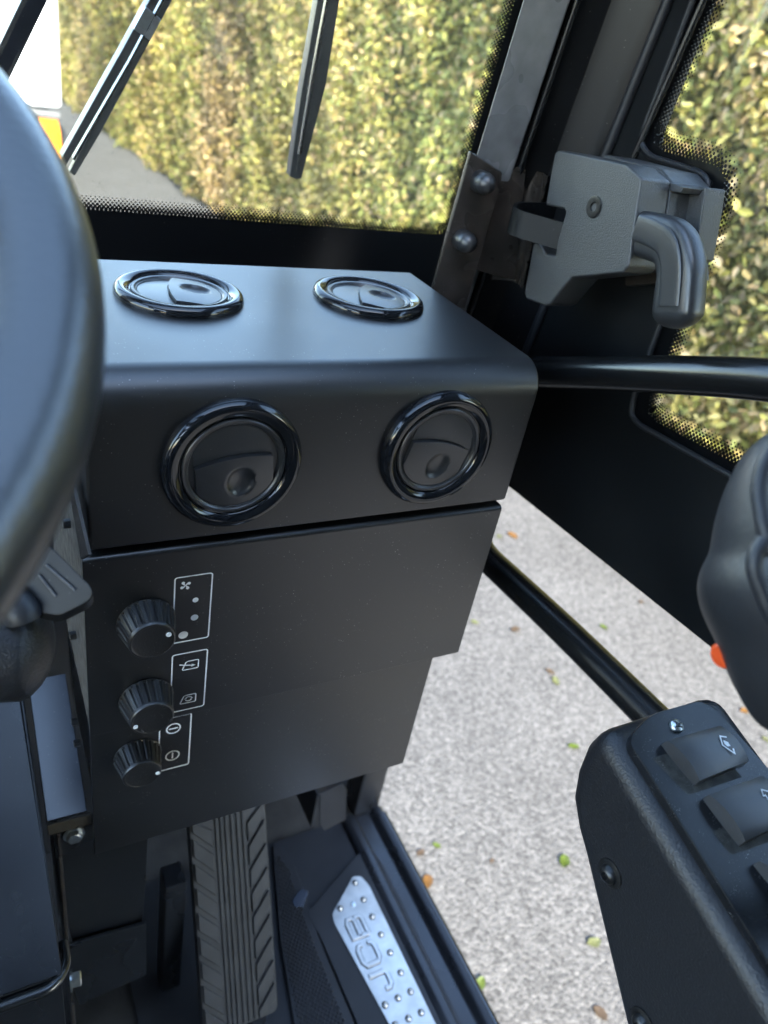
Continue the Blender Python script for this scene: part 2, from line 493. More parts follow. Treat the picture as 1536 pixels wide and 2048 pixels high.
# the nearest leaves, one by one, where they show largest beside the door
rl = np.random.default_rng(11)
lm = []
for k in range(8):
    one = (np.zeros((1, 3)), np.array([[0, 0, 1.]]), np.array([[1., 0, 0]]), np.array([[0, 1., 0]]), np.array([1.]), np.array([.52]), PAL[[k]]*1.05)
    me = leaf_mesh('leaf', one); me.materials.append(M['leaf']); lm.append(me)
for k in range(240):
    s_ = rl.uniform(2.2, 5.0); h_ = rl.uniform(.15, 2.2)
    p = HA + HD*s_ + HN*rl.uniform(.03, .12)
    o = bpy.data.objects.new('leaf', lm[rl.choice([0, 1, 2, 3, 4, 5, 7])])
    z = Vector((HN.x, HN.y, .3)) + Vector(rl.standard_normal(3))*.45
    o.matrix_world = frame((p.x, p.y, GZ+h_), z, Vector(rl.standard_normal(3))) @ Matrix.Scale(rl.uniform(.045, .065), 4)
    m0 = o.matrix_world.copy(); COL.objects.link(o); o.parent = hedge; o.matrix_parent_inverse = parent_world(hedge).inverted(); o.matrix_basis = m0

# ---- cab shell (the place the camera stands in)
def structure(o): o['kind'] = 'structure'; return o
fl = structure(box_obj('cab_floor', (-.80, -.75, FZ-.04), (.515, .78, FZ), M['dirty'], None, .003))
structure(box_obj('cab_front_wall', (-.80, .752, FZ), (.515, .78, -.28), M['cabliner'], None, .003))
structure(box_obj('unseen_rear_wall', (-.80, -.78, FZ), (.56, -.75, .42), M['cabliner'], None, .003))  # out of view; added without a window to keep the sun out
roof = structure(box_obj('unseen_cab_roof', (-.80, -.78, .42), (.52, -.02, .46), M['cabliner'], None, .01))  # out of view; solid part added to shade the interior
box_obj('unseen_roof_rail', (-.80, -.02, .42), (-.72, .64, .46), M['cabliner'], roof, .008)
box_obj('unseen_roof_rail', (.44, -.02, .42), (.52, .64, .46), M['cabliner'], roof, .008)
box_obj('unseen_roof_rail', (-.72, .58, .42), (.44, .64, .46), M['cabliner'], roof, .008)
box_obj('unseen_roof_pane', (-.72, -.02, .437), (.44, .58, .442), M['glass'], roof, 0)
structure(box_obj('cab_side_wall', (-.82, -.75, FZ), (-.80, .78, -.45), M['cabliner'], None, .003))
# chassis under the floor
structure(box_obj('forklift_chassis', (-.70, -1.2, GZ+.18), (.44, 1.0, FZ-.045), M['black_paint'], None, .01))

# right front corner post with its door seal
corner = thing('corner_post', 'black corner post between the windscreen and the door', 'post', (.47, .66, FZ))
lean = Vector((0, -.15, 1.0))
def leaned(prof, z0, z1, zref=-.18):
    a = [(x, y-.15*(z0-zref), z0) for x, y in prof]
    return a, lean*(z1-z0)
a, v = leaned([(.405, .617), (.4475, .617), (.4500, .620), (.510, .715), (.476, .715)], -.60, .46)
prism_obj('post_face', a, v, M['post'], corner, .0015)
a, v = leaned([(.452, .628), (.462, .626), (.470, .634), (.492, .622), (.505, .596), (.5135, .588), (.5165, .588), (.5165, .72), (.512, .72), (.4535, .6285)], -.62, .46)
o = prism_obj('post_channel', a, v, M['channel'], corner, .003, 3)
bm = bmesh.new(); tube(bm, [(.5165, .5865-.15*(z+.18), z) for z in (-.62, -.2, .2, .46)], .0045, 12)
to_obj('door_seal', bm, M['rubber'], corner)
bm = bmesh.new(); tube(bm, [(.458, .6215-.15*(z+.18), z) for z in (-.62, -.2, .2, .46)], .0035, 12)
to_obj('trim_bead', bm, M['tube_paint'], corner)
# lower vertical leg of the corner post, down to the sill
box_obj('post_foot', (.485, .655, FZ), (.532, .70, -.60), M['black_paint'], corner, .006)

# door sill
sill = thing('door_sill', 'black painted door sill with a rolled edge above the ground', 'sill', (.50, .1, FZ))
prof = [(.462, FZ-.02), (.462, FZ+.012), (.470, FZ+.016), (.482, FZ+.016), (.487, FZ+.003), (.512, FZ+.003), (.519, FZ+.014), (.528, FZ+.016), (.535, FZ+.010), (.536, FZ-.06), (.462, FZ-.06)]
prism_obj('sill_section', [(x, -.75, z) for x, z in prof], (0, 1.405, 0), M['black_paint'], sill, .0025, 3)
bm = bmesh.new(); tube(bm, [(.531, -.75, FZ+.008), (.531, .640, FZ+.008)], .0075, 14)
to_obj('rolled_edge', bm, M['tube_paint'], sill)

# ================================================================== WINDSCREEN
ws = thing('windscreen', 'raked front windscreen with black dotted border facing the hedge', 'windscreen', (0, .72, -.2))
def wsp(x, z, off=0.0):      # a point on the windscreen plane (off = towards the cab)
    return (x, .72 - .15*(z+.18) - off, z - .15*off)
WX, WZ = .4660, -.1700       # edge of the solid border
gp = [wsp(-.80, -.30), wsp(.505, -.30), wsp(.505, .44), wsp(-.80, .44)]
prism_obj('pane', gp, (0, .005, 0), M['wsglass'], ws)
bd = [wsp(-.80, -.295, .001), wsp(.50, -.295, .001), wsp(.50, .44, .001), wsp(WX, .44, .001)]
arc = [wsp(WX-.012+.012*math.cos(t), WZ+.012-.012*math.sin(t), .001) for t in np.linspace(0, math.pi/2, 6)]
sheet_obj('printed_border', bd + arc + [wsp(-.80, WZ, .001)], M['frit'], ws)
def dots_mesh(name, items, fn, parent, mt):
    """items: (u, v, r); fn maps (u, v) to a point"""
    bm = bmesh.new()
    for u, v, r in items:
        bm.faces.new([bm.verts.new(fn(u+r*math.cos(k*math.pi/4+.39), v+r*math.sin(k*math.pi/4+.39))) for k in range(8)])
    o = to_obj(name, bm, mt, parent, 0); o['kind'] = 'stuff'
    return o
its = []
pit = .0035
ROWR = [.00170, .00150, .00126, .00104, .00082, .00060]
for row, rr in enumerate(ROWR):
    off = .0012 + row*pit*.56
    x = .0 + (pit/2 if row % 2 else 0)
    while x < WX-.010:
        its.append((x, WZ+off, rr)); x += pit
    z = WZ+.012 + (pit/2 if row % 2 else 0)
    while z < .20:
        its.append((WX-off, z, rr)); z += pit
    for t in np.arange(.12, 1.5, pit/.011):
        its.append((WX-.012+(.012-off)*math.cos(t), WZ+.012-(.012-off)*math.sin(t), rr))
dots_mesh('printed_dots', its, lambda x, z: wsp(x, z, .0012), ws, M['frit'])

# ---- wipers outside the glass
w1 = thing('wiper', 'black windscreen wiper with a silver clip on its arm at upper left', 'wiper', (0.0937, 0.7369, -0.1459), 'windscreen wipers')
def strip(name, pts, th, m, par, bev=.0008):
    return prism_obj(name, pts, (0, th, th*.15), m, par, bev)
strip('blade', [(0.2215, 0.6989, 0.1070), (0.2313, 0.6986, 0.1093), (0.1178, 0.7319, -0.1125), (0.0977, 0.7373, -0.1484), (0.0929, 0.7369, -0.1460), (0.1162, 0.7303, -0.1018)], .008, M['wiper'], w1)
strip('blade_carrier', [(0.2153, 0.6992, 0.1056), (0.2233, 0.6989, 0.1074), (0.1411, 0.7227, -0.0513), (0.1359, 0.7241, -0.0606), (0.0899, 0.7363, -0.1422), (0.0869, 0.7353, -0.1356), (0.1297, 0.7235, -0.0566), (0.1327, 0.7227, -0.0512)], .014, M['wiper'], w1)
strip('blade_rib', [(0.2146, 0.6778, 0.1011), (0.2164, 0.6778, 0.1015), (0.1369, 0.7013, -0.0552), (0.0948, 0.7128, -0.1319), (0.0930, 0.7126, -0.1306), (0.1354, 0.7011, -0.0541)], .006, M['tube_paint'], w1, .0004)
strip('clip', [(0.1464, 0.6954, -0.0157), (0.1585, 0.6963, -0.0222), (0.1506, 0.6986, -0.0374), (0.1381, 0.6977, -0.0314)], .010, M['zinc'], w1, .001)
strip('arm', [(0.1145, 0.6817, 0.0754), (0.1309, 0.6811, 0.0792), (0.0496, 0.7048, -0.0786), (0.0281, 0.7088, -0.1054), (0.0180, 0.7090, -0.1066), (0.0414, 0.7025, -0.0633)], .012, M['wiper'], w1)
w2 = thing('wiper', 'narrow black wiper blade hanging in the middle of the windscreen', 'wiper', (0.2965, 0.7348, -0.1322), 'windscreen wipers')
strip('blade', [(0.2996, 0.6941, 0.1391), (0.3081, 0.6938, 0.1412), (0.3107, 0.7224, -0.0492), (0.3022, 0.7348, -0.1322), (0.2956, 0.7349, -0.1328), (0.2960, 0.7309, -0.1063)], .007, M['wiper'], w2)
strip('blade_carrier', [(0.2926, 0.6944, 0.1375), (0.2988, 0.6942, 0.1389), (0.2950, 0.7215, -0.0433), (0.2945, 0.7310, -0.1064), (0.2966, 0.7349, -0.1327), (0.2903, 0.7347, -0.1314), (0.2898, 0.7317, -0.1114), (0.2888, 0.7246, -0.0643)], .012, M['wiper'], w2)
strip('blade_rib', [(0.2922, 0.6727, 0.1353), (0.2945, 0.6726, 0.1358), (0.2904, 0.6992, -0.0413), (0.2891, 0.7091, -0.1071), (0.2867, 0.7091, -0.1074), (0.2872, 0.6993, -0.0418)], .005, M['tube_paint'], w2, .0004)

# ================================================================== CONSOLE
con = thing('heater_console', 'black metal heater console with round air vents and control knobs', 'console', (.21, .5, -.66))
XL, XR = .0530, .3685
# upper housing: profile in YZ, one big front radius
prof = [(.400, -.2965), (.400, -.206)]
for t in np.linspace(0, math.pi/2, 9)[1:]:
    prof.append((.400+.022*(1-math.cos(t)), -.204+.022*math.sin(t)))
prof += [(.610, -.1805), (.632, -.192), (.632, -.2965)]
bm = bmesh.new(); prism(bm, [(XL, y, z) for y, z in prof], (XR-XL, 0, 0)); bevel(bm, .0025, 3, 40)
to_obj('upper_housing', bm, M['console'], con, 40)
# control panel: folded top edge
prof = [(.4005, -.4625), (.4005, -.3065)]
for t in np.linspace(0, math.pi/2, 6)[1:]:
    prof.append((.4005+.004*(1-math.cos(t)), -.3065+.004*math.sin(t)))
prof += [(.415, -.3025), (.415, -.305), (.404, -.305), (.4025, -.4625)]
bm = bmesh.new(); prism(bm, [(.0490, y, z) for y, z in prof], (.3680-.0490, 0, 0)); bevel(bm, .0009, 2, 60)
to_obj('control_panel', bm, M['console'], con, 40)
box_obj('lower_panel', (.0530, .4340, -.6560), (.3690, .4370, -.400), M['console'], con, .0008)
box_obj('inner_case', (.060, .4390, -.640), (.345, .632, -.2975), M['black_paint'], con, .003)
box_obj('side_pad', (.0500, .4040, -.4620), (.0526, .600, -.2990), M['felt'], con, .002)
prism_obj('side_bracket', [(0.0490, 0.4339, -0.2542), (0.0490, 0.3603, -0.2687), (0.0490, 0.3923, -0.2956), (0.0490, 0.4312, -0.2743)], (-.0018, 0, 0), M['bracket'], con)
for (px, nm) in (((.0495, .447, -.306), 1), ((.0495, .447, -.4045), 2), ((.0495, .47, -.5200), 3), ((.0495, .46, -.535), 4)):
    hexbolt('clip_screw', px, (-1, 0, 0), .0032, .006, M['darksteel'], con, False)

# ---- round air vents
def flap_grid(bm, Mx, R, lo, hi, hfun, x0=-.86, x1=.86, n=22, m=14, skirt=-.006):
    rows = []
    for i in range(n+1):
        x = (x0+(x1-x0)*i/n)*R
        a, b = lo(x), hi(x)
        rows.append([(x, a+(b-a)*j/m) for j in range(m+1)])
    V = [[bm.verts.new(Mx @ Vector((x, y, hfun(x, y)))) for x, y in r] for r in rows]
    for i in range(n):
        for j in range(m):
            bm.faces.new((V[i][j], V[i+1][j], V[i+1][j+1], V[i][j+1]))
    loop = [V[i][0] for i in range(n+1)] + [V[n][j] for j in range(1, m+1)] + [V[i][m] for i in range(n-1, -1, -1)] + [V[0][j] for j in range(m-1, 0, -1)]
    zx = Mx.to_3x3() @ Vector((0, 0, skirt))
    low = [bm.verts.new(v.co + zx) for v in loop]
    for k in range(len(loop)):
        k2 = (k+1) % len(loop)
        bm.faces.new((loop[k], low[k], low[k2], loop[k2]))
def vent(Mx, rot, label):
    R = .0450
    bm = bmesh.new()
    pr = [(R, -.001), (R, .0016)]
    for t in np.linspace(0, math.pi/2, 8):
        pr.append((R-.0048+.0048*math.cos(t), .0018+.0052*math.sin(t)))
    pr += [(R-.0062, .00685), (R-.0080, .0062), (R-.0095, .0052), (R-.0104, .0043), (R-.0107, .0036), (R-.0114, .0034), (R-.0116, -.002)]
    lathe(bm, pr, 72, Mx)
    ring = to_obj('air_vent', bm, M['gloss'], con, 50)
    ring['label'] = label
    bm = bmesh.new()
    lathe(bm, [(R-.01155, .0030), (R-.0118, .0044), (R-.0124, .0049), (R-.0140, .0046), (R-.0148, .0036), (R-.0156, .0034), (R-.0166, .0018), (0, .0018)], 64, Mx)
    to_obj('bezel', bm, M['satin'], ring, 40)
    Mr = Mx @ Matrix.Rotation(rot, 4, 'Z')
    Ri = R-.0162
    circ = lambda x: math.sqrt(max(0, Ri*Ri-x*x))
    arcf = lambda x: .0080 - 6.2*x*x
    bm = bmesh.new()
    flap_grid(bm, Mr, Ri, lambda x: arcf(x)+.0005, circ, lambda x, y: .0030+.0012*(1-(x*x+y*y)/(Ri*Ri)) - .0008*(1-max(0, y)/Ri))
    to_obj('flap', bm, M['satin'], ring, 40)
    def h2(x, y):
        d = ((x-.003)/.0090)**2 + ((y+.0110)/.0105)**2
        dip = -.0034*max(0, 1-d)**.6 if d < 1 else 0
        return .0034+.0018*(1-(x*x+y*y)/(Ri*Ri)) + .0013*(y+Ri)/Ri + dip
    bm = bmesh.new()
    flap_grid(bm, Mr, Ri, lambda x: -circ(x), lambda x: arcf(x)-.0003, h2, n=36, m=26)
    to_obj('flap', bm, M['satin'], ring, 40)
def front(x, y, z): return frame((x, y, z), (0, -1, 0), (1, 0, 0))
vent(front(.1395, .3998, -.2420), math.radians(7), 'round vent on console front, nearer the steering wheel')
vent(front(.2895, .3998, -.2425), math.radians(-12), 'round vent on console front, nearer the door')
vent(frame((.1375, .5340, -.1818), (0, 0, 1), (1, 0, 0)), math.radians(80), 'round vent on console top, nearer the steering wheel')
vent(frame((.2880, .5350, -.1818), (0, 0, 1), (1, 0, 0)), math.radians(62), 'round vent on console top, nearer the door')

# ---- ribbed control knobs
def knob(x, y, z, dot, label):
    Mx = front(x, y, z)
    bm = bmesh.new()
    NS = 132
    H = .0215
    def rm(k, zz):
        if zz < .0022 or zz > H-.0028: return 1.0
        return 1.0 if (k % 6) < 4 else .945
    lathe(bm, [(0, .0003), (.0192, .0003), (.0197, .0010), (.0196, .0020), (.0194, .0024), (.0158, H-.0031), (.0157, H-.0026), (.0154, H-.0010), (.0147, H-.0002), (.0138, H), (.0125, H-.0005), (0, H-.0007)], NS, Mx, rm)
    k = to_obj('control_knob', bm, M['knob'], con, 32)
    k['label'] = label
    bm = bmesh.new(); d = Vector(dot)
    lathe(bm, [(.00185, 0), (.0017, .0006), (0, .0007)], 20, frame((d.x, y-H+.0006, d.z), (0, -1, 0)))
    to_obj('pointer_dot', bm, M['print'], k)
knob(.0876, .4005, -.3602, (0.0979, 0.3790, -0.3567), 'upper knob beside the fan speed marks')
knob(.0884, .4005, -.4345, (0.0767, 0.3790, -0.4386), 'middle knob beside the air flow symbols')
knob(.0892, .4340, -.5360, (0.1014, 0.4125, -0.5386), 'lower knob beside the two valve symbols')

# ---- white printed marks
def rrect(x0, z0, x1, z1, r):
    p = []
    for cx, cz, a in ((x1-r, z1-r, 0), (x0+r, z1-r, 90), (x0+r, z0+r, 180), (x1-r, z0+r, 270)):
        for k in range(5):
            t = math.radians(a+k*22.5); p.append((cx+r*math.cos(t), cz+r*math.sin(t)))
    return p
def ribbon2(bm, pts, w, fn, closed=True):
    n = len(pts)
    L_, R_ = [], []
    for i in range(n):
        p = Vector(pts[i])
        a = Vector(pts[i-1]) if (closed or i > 0) else p
        b = Vector(pts[(i+1) % n]) if (closed or i < n-1) else p
        t = (b-a).normalized(); nn = Vector((-t.y, t.x))*(w/2)
        L_.append(bm.verts.new(fn(*(p+nn)))); R_.append(bm.verts.new(fn(*(p-nn))))
    for i in range(n if closed else n-1):
        j = (i+1) % n
        bm.faces.new((L_[i], R_[i], R_[j], L_[j]))
def disc2(bm, c, r, fn, rz=None, n=20):
    bm.faces.new([bm.verts.new(fn(c[0]+r*math.cos(2*math.pi*k/n), c[1]+(rz or r)*math.sin(2*math.pi*k/n))) for k in range(n)])
def panel_fn(y): return lambda x, z: (x, y, z)
F1 = panel_fn(.40025); F2 = panel_fn(.43375)
def label_frame(name, pts, fn):
    bm = bmesh.new(); ribbon2(bm, pts, .0010, fn); return to_obj(name, bm, M['print'], con, 0)
lf1 = label_frame('printed_frame', rrect(.1062, -.3855, .1316, -.3270, .0018), F1)
bm = bmesh.new()
fc = (0.1134, 0.4002, -0.3346)
for k in range(4):
    a = math.radians(90*k+35)
    u = Vector((math.cos(a), math.sin(a))); w = Vector((-u.y, u.x))
    pts = [Vector((fc[0], fc[2])) + u*(c_*.0040) + w*(s_*.0040) for c_, s_ in ((0, -.08), (.35, -.05), (.62, -.34), (.95, -.22), (1.0, .08), (.78, .28), (.42, .22), (0, .10))]
    bm.faces.new([bm.verts.new(F1(p.x, p.y)) for p in pts])
to_obj('fan_symbol', bm, M['print'], lf1, 0)
for p, r in (((0.1208, 0.4002, -0.3487), .0021), ((0.1208, 0.4002, -0.3646), .0027), ((0.1134, 0.4002, -0.3792), .0034)):
    bm = bmesh.new(); disc2(bm, (p[0], p[2]), r, F1); to_obj('speed_dot', bm, M['print'], lf1, 0)
lf2 = label_frame('printed_frame', rrect(.1064, -.4560, .1318, -.3972, .0018), F1)
def car_icon(p, inner):
    x, z = p[0], p[2]
    bm = bmesh.new()
    q = [(x-.0052, z-.0040), (x+.0056, z-.0040), (x+.0062, z-.0034), (x+.0062, z+.0036), (x+.0056, z+.0042), (x-.0012, z+.0042), (x-.0030, z+.0034), (x-.0054, z-.0032)]
    ribbon2(bm, q, .00085, F1)
    if inner == 'arrow':
        ribbon2(bm, [(x-.0078, z+.0022), (x-.004, z+.0008), (x+.0022, z-.0006)], .0009, F1, False)
        bm.faces.new([bm.verts.new(F1(*c)) for c in ((x+.0012, z+.0010), (x+.0042, z-.0008), (x+.0010, z-.0018))])
    else:
        for a0 in (20, 200):
            ribbon2(bm, [(x+.0008+.0024*math.cos(math.radians(a0+k*20)), z+.0001+.0022*math.sin(math.radians(a0+k*20))) for k in range(8)], .0009, F1, False)
            t = math.radians(a0+155); c = (x+.0008+.0024*math.cos(t), z+.0001+.0022*math.sin(t))
            bm.faces.new([bm.verts.new(F1(c[0]+dx, c[1]+dz)) for dx, dz in ((-.001, -.0003), (.0011, .0002), (.0001, .0013))])
    to_obj('air_flow_symbol', bm, M['print'], lf2, 0)
car_icon((0.1194, 0.4002, -0.4099), 'arrow')
car_icon((0.1189, 0.4002, -0.4449), 'loop')
lf3 = label_frame('printed_frame', rrect(.1070, -.5640, .1328, -.5000, .0018), F2)
for p, ang in (((0.1184, 0.4338, -0.5138), 0), ((0.1185, 0.4338, -0.5476), 90)):
    bm = bmesh.new(); x, z = p[0], p[2]
    ribbon2(bm, [(x+.0056*math.cos(t), z+.0056*math.sin(t)) for t in np.linspace(0, 2*math.pi, 24, endpoint=False)], .0011, F2)
    c, s = math.cos(math.radians(ang)), math.sin(math.radians(ang))
    ribbon2(bm, [(x-.0038*c, z-.0038*s), (x+.0038*c, z+.0038*s)], .0012, F2, False)
    to_obj('valve_symbol', bm, M['print'], lf3, 0)

# ================================================================== DOOR
door = thing('cab_door', 'black cab door with a dotted-edge window and two tubular rails', 'door', (.53, .1, -.40))
DX = .520
hole = [(0.5200, 0.5266, 0.0708), (0.5200, 0.5354, -0.0319), (0.5200, 0.5325, -0.0422), (0.5200, 0.5189, -0.0485), (0.5200, 0.4619, -0.0491), (0.5200, 0.4505, -0.0528), (0.5200, 0.4466, -0.0659), (0.5200, 0.4449, -0.1797), (0.5200, 0.4441, -0.2333), (0.5200, 0.4402, -0.2486), (0.5200, 0.4267, -0.2517), (0.5200, 0.3238, -0.2439), (0.5200, 0.2604, -0.2431)]
inner = [(0.5245, 0.5112, 0.0722), (0.5245, 0.5284, -0.0275), (0.5245, 0.5241, -0.0382), (0.5245, 0.5101, -0.0422), (0.5245, 0.4542, -0.0420), (0.5245, 0.4414, -0.0469), (0.5245, 0.4358, -0.0630), (0.5245, 0.4306, -0.1740), (0.5245, 0.4312, -0.2273), (0.5245, 0.4267, -0.2397), (0.5245, 0.4155, -0.2428), (0.5245, 0.3307, -0.2356), (0.5245, 0.2692, -0.2333)]
def yz(p): return Vector((p[1], p[2]))
# extend both outlines behind the frame and close them
def extend(pts):
    a, b = yz(pts[0]), yz(pts[1]); t = (a-b).normalized()
    top = a + t*((.36-a.y)/t.y)
    c, d = yz(pts[-1]), yz(pts[-2])
    return [top] + [yz(p) for p in pts] + [Vector((-.62, c.y+.004))]
H2 = extend(hole); I2 = extend(inner)
# outer outline of the door
outer = [Vector((.5135, .42)), Vector((.564, .059)), Vector((.585, -.056)), Vector((.610, -.25)), Vector((.612, -.404)), Vector((.275, -.380)), Vector((-.70, -.345)), Vector((-.70, .42))]
from mathutils.geometry import delaunay_2d_cdt
HC = list(H2) + [Vector((-.62, H2[0].y))]
no, nh = len(outer), len(HC)
edg = [(i, (i+1) % no) for i in range(no)] + [(no+i, no+(i+1) % nh) for i in range(nh)]
cv, ce, cf, _, _, _ = delaunay_2d_cdt(outer + HC, edg, [], 1, 1e-6)
def in_poly(x, y, pl):
    c = False
    for i in range(len(pl)):
        a_, b_ = pl[i-1], pl[i]
        if (a_.y > y) != (b_.y > y) and x < (b_.x-a_.x)*(y-a_.y)/(b_.y-a_.y)+a_.x: c = not c
    return c
bm = bmesh.new()
fa = [bm.verts.new((DX, p.x, p.y)) for p in cv]; ba = [bm.verts.new((DX+.024, p.x, p.y)) for p in cv]
for f in cf:
    cx = sum(cv[i].x for i in f)/3; cy = sum(cv[i].y for i in f)/3
    if in_poly(cx, cy, outer) and not in_poly(cx, cy, HC):
        bm.faces.new([fa[i] for i in f]); bm.faces.new([ba[i] for i in f][::-1])
for e in [e for e in bm.edges if e.is_boundary and e.verts[0].co.x < DX+.001]:
    i, j = fa.index(e.verts[0]), fa.index(e.verts[1])
    bm.faces.new((fa[i], fa[j], ba[j], ba[i]))
to_obj('door_skin', bm, M['door_paint'], door, 20)
# rubber lip round the opening
bm = bmesh.new(); tube(bm, smooth_path([(DX-.0005, p.x, p.y) for p in H2], .006, 4), .0026, 10)
to_obj('window_lip', bm, M['rubber'], door)
bm = bmesh.new(); tube(bm, [(DX-.001, .5005-.172*(z-.15), z) for z in (.40, .15, -.08)], .0030, 10)
to_obj('frame_bead', bm, M['tube_paint'], door)
# pane, printed border, dots
GX = DX+.0045
pane_pts = [(GX+.0004, p.x, p.y) for p in [Vector((.60, .40)), Vector((.60, -.36)), Vector((-.66, -.30)), Vector((-.66, .40))]]
prism_obj('pane', pane_pts, (.005, 0, 0), M['glass'], door)
bm = bmesh.new()
for i in range(len(H2)-1):
    a, b, c, d = H2[i], H2[i+1], I2[i+1], I2[i]
    n1 = (a-d); n1 = n1.normalized()*.012 if n1.length > 1e-6 else Vector((0, 0))
    n2 = (b-c); n2 = n2.normalized()*.012 if n2.length > 1e-6 else Vector((0, 0))
    bm.faces.new([bm.verts.new((GX-.0004, q.x, q.y)) for q in (a+n1, b+n2, c, d)])
to_obj('printed_border', bm, M['frit'], door, 0)
its = []
pit = .0038
ip = smooth_path([(0, p.x, p.y) for p in I2], .010, 5)
ip = [Vector((p.y, p.z)) for p in ip]
for row, rr in enumerate((.00185, .00165, .00142, .00120, .00096, .00074, .00055)):
    off = .0006 + row*pit*.62
    acc = pit/2 if row % 2 else 0
    for a, b in zip(ip, ip[1:]):
        t = (b-a); ln = t.length
        if ln < 1e-7: continue
        t = t/ln
        nn = Vector((-t.y, t.x))
        if nn.x > 0 and abs(nn.x) > abs(nn.y): nn = -nn
        # inward = the side away from the solid border
        mid = (a+b)/2
        hq = min(H2, key=lambda q: (q-mid).length)
        if (mid-hq).dot(nn) < 0 and (mid-hq).length > .002: nn = -nn
        while acc < ln:
            p = a + t*acc + nn*off
            if -.05 < p.x < .62 and p.y < .14: its.append((p.x, p.y, rr))
            acc += pit
        acc -= ln
dots_mesh('printed_dots', its, lambda y, z: (GX-.0006, y, z), door, M['frit'])
# tubular rails: one bent loop on the inner face
RX = .478
P_ = [(0.4780, 0.2541, -0.1298), (0.4780, 0.3055, -0.1513), (0.4780, 0.4015, -0.1907), (0.4780, 0.5289, -0.2453), (0.4780, 0.5092, -0.4616), (0.4780, 0.3860, -0.4497), (0.4780, 0.2766, -0.4442), (0.4780, 0.1628, -0.4430)]
up_r, lo_r = P_[:4], P_[4:]
path = [Vector((.515, -.30, -.02)), Vector((RX, -.27, .02))] + [Vector(p) for p in up_r] + [Vector((RX, .575, -.262)), Vector((RX, .578, -.30)), Vector((RX, .556, -.462))] + [Vector(p) for p in lo_r[0:]] + [Vector((RX, -.27, -.42)), Vector((.515, -.30, -.42))]
path = [path[1], path[3], path[4], path[5], Vector((RX, .568, -.262)), Vector((RX, .556, -.464)), Vector(lo_r[1]), Vector(lo_r[2]), Vector((RX, -.27, -.425))]
bm = bmesh.new(); tube(bm, smooth_path(path, .045, 8), .0148, 28)
to_obj('tubular_rail', bm, M['tube_paint'], door, 60)

# ---- door latch
latch = thing('door_latch', 'grained black door latch housing with a curved grip handle', 'latch', (.50, .45, -.10))
face = [(0.4400, 0.5385, -0.0554), (0.4400, 0.4598, -0.0502), (0.4400, 0.4404, -0.0556), (0.4400, 0.4371, -0.0682), (0.4400, 0.4247, -0.1137), (0.4400, 0.4282, -0.1200), (0.4400, 0.4802, -0.1406), (0.4400, 0.4860, -0.1492), (0.4400, 0.4963, -0.1680), (0.4400, 0.5017, -0.1717), (0.4400, 0.5285, -0.1750), (0.4400, 0.5334, -0.1712), (0.4400, 0.5391, -0.1303), (0.4400, 0.5335, -0.1266), (0.4400, 0.5229, -0.1307), (0.4400, 0.5196, -0.1330), (0.4400, 0.5074, -0.1306), (0.4400, 0.5097, -0.1187), (0.4400, 0.5096, -0.0968), (0.4400, 0.5126, -0.0948), (0.4400, 0.5280, -0.0966), (0.4400, 0.5373, -0.0977), (0.4400, 0.5430, -0.0585)]
prism_obj('housing', face, (.030, 0, 0), M['texplastic'], latch, .0034, 4)
top = [(0.4710, 0.5488, -0.0561), (0.4710, 0.4709, -0.0529), (0.4710, 0.4528, -0.0583), (0.4710, 0.4524, -0.0611), (0.4710, 0.5444, -0.0650)]
back = [(0.4400, 0.5193, -0.0518), (0.4400, 0.4546, -0.0498), (0.4400, 0.4391, -0.0560), (0.4400, 0.4226, -0.1123), (0.4400, 0.4670, -0.1320), (0.4400, 0.5076, -0.1022)]
prism_obj('back_body', [(.470, p[1], p[2]) for p in back], (.042, 0, 0), M['texplastic'], latch, .002, 2)
# rear cover plate to the right of the gap
rc = [(0.4900, 0.4677, -0.0629), (0.4900, 0.4251, -0.0541), (0.4900, 0.4186, -0.0757), (0.4900, 0.4113, -0.1029), (0.4900, 0.4484, -0.1242), (0.4900, 0.4587, -0.0976)]
prism_obj('rear_cover', rc, (.022, 0, 0), M['texplastic'], latch, .0015, 2)
rt = [(0.4700, 0.4959, -0.0523), (0.4700, 0.4712, -0.0556), (0.4700, 0.4269, -0.0562), (0.4700, 0.4286, -0.0607), (0.4700, 0.4692, -0.0649)]
prism_obj('top_bridge', rt, (.036, 0, 0), M['texplastic'], latch, .001, 2)
# base plate under the latch body, lighter slab seen below the housing
bp_ = [(0.5000, 0.4834, -0.1362), (0.5000, 0.4775, -0.1330), (0.5000, 0.4166, -0.1041), (0.5000, 0.4083, -0.1168), (0.5000, 0.4789, -0.1450)]
prism_obj('mounting_plate', bp_, (.012, 0, 0), M['bracket'], latch, .001)
# countersunk screw
sc = (0.4398, 0.4790, -0.0850)
bm = bmesh.new(); Mx = frame((.4398, sc[1], sc[2]), (-1, 0, 0), (0, 1, 0))
lathe(bm, [(.0082, 0), (.0080, .0006), (.0066, .0009), (.0034, .0007), (.0030, -.0004), (0, -.0006)], 32, Mx)
to_obj('screw', bm, M['darksteel'], latch, 25)
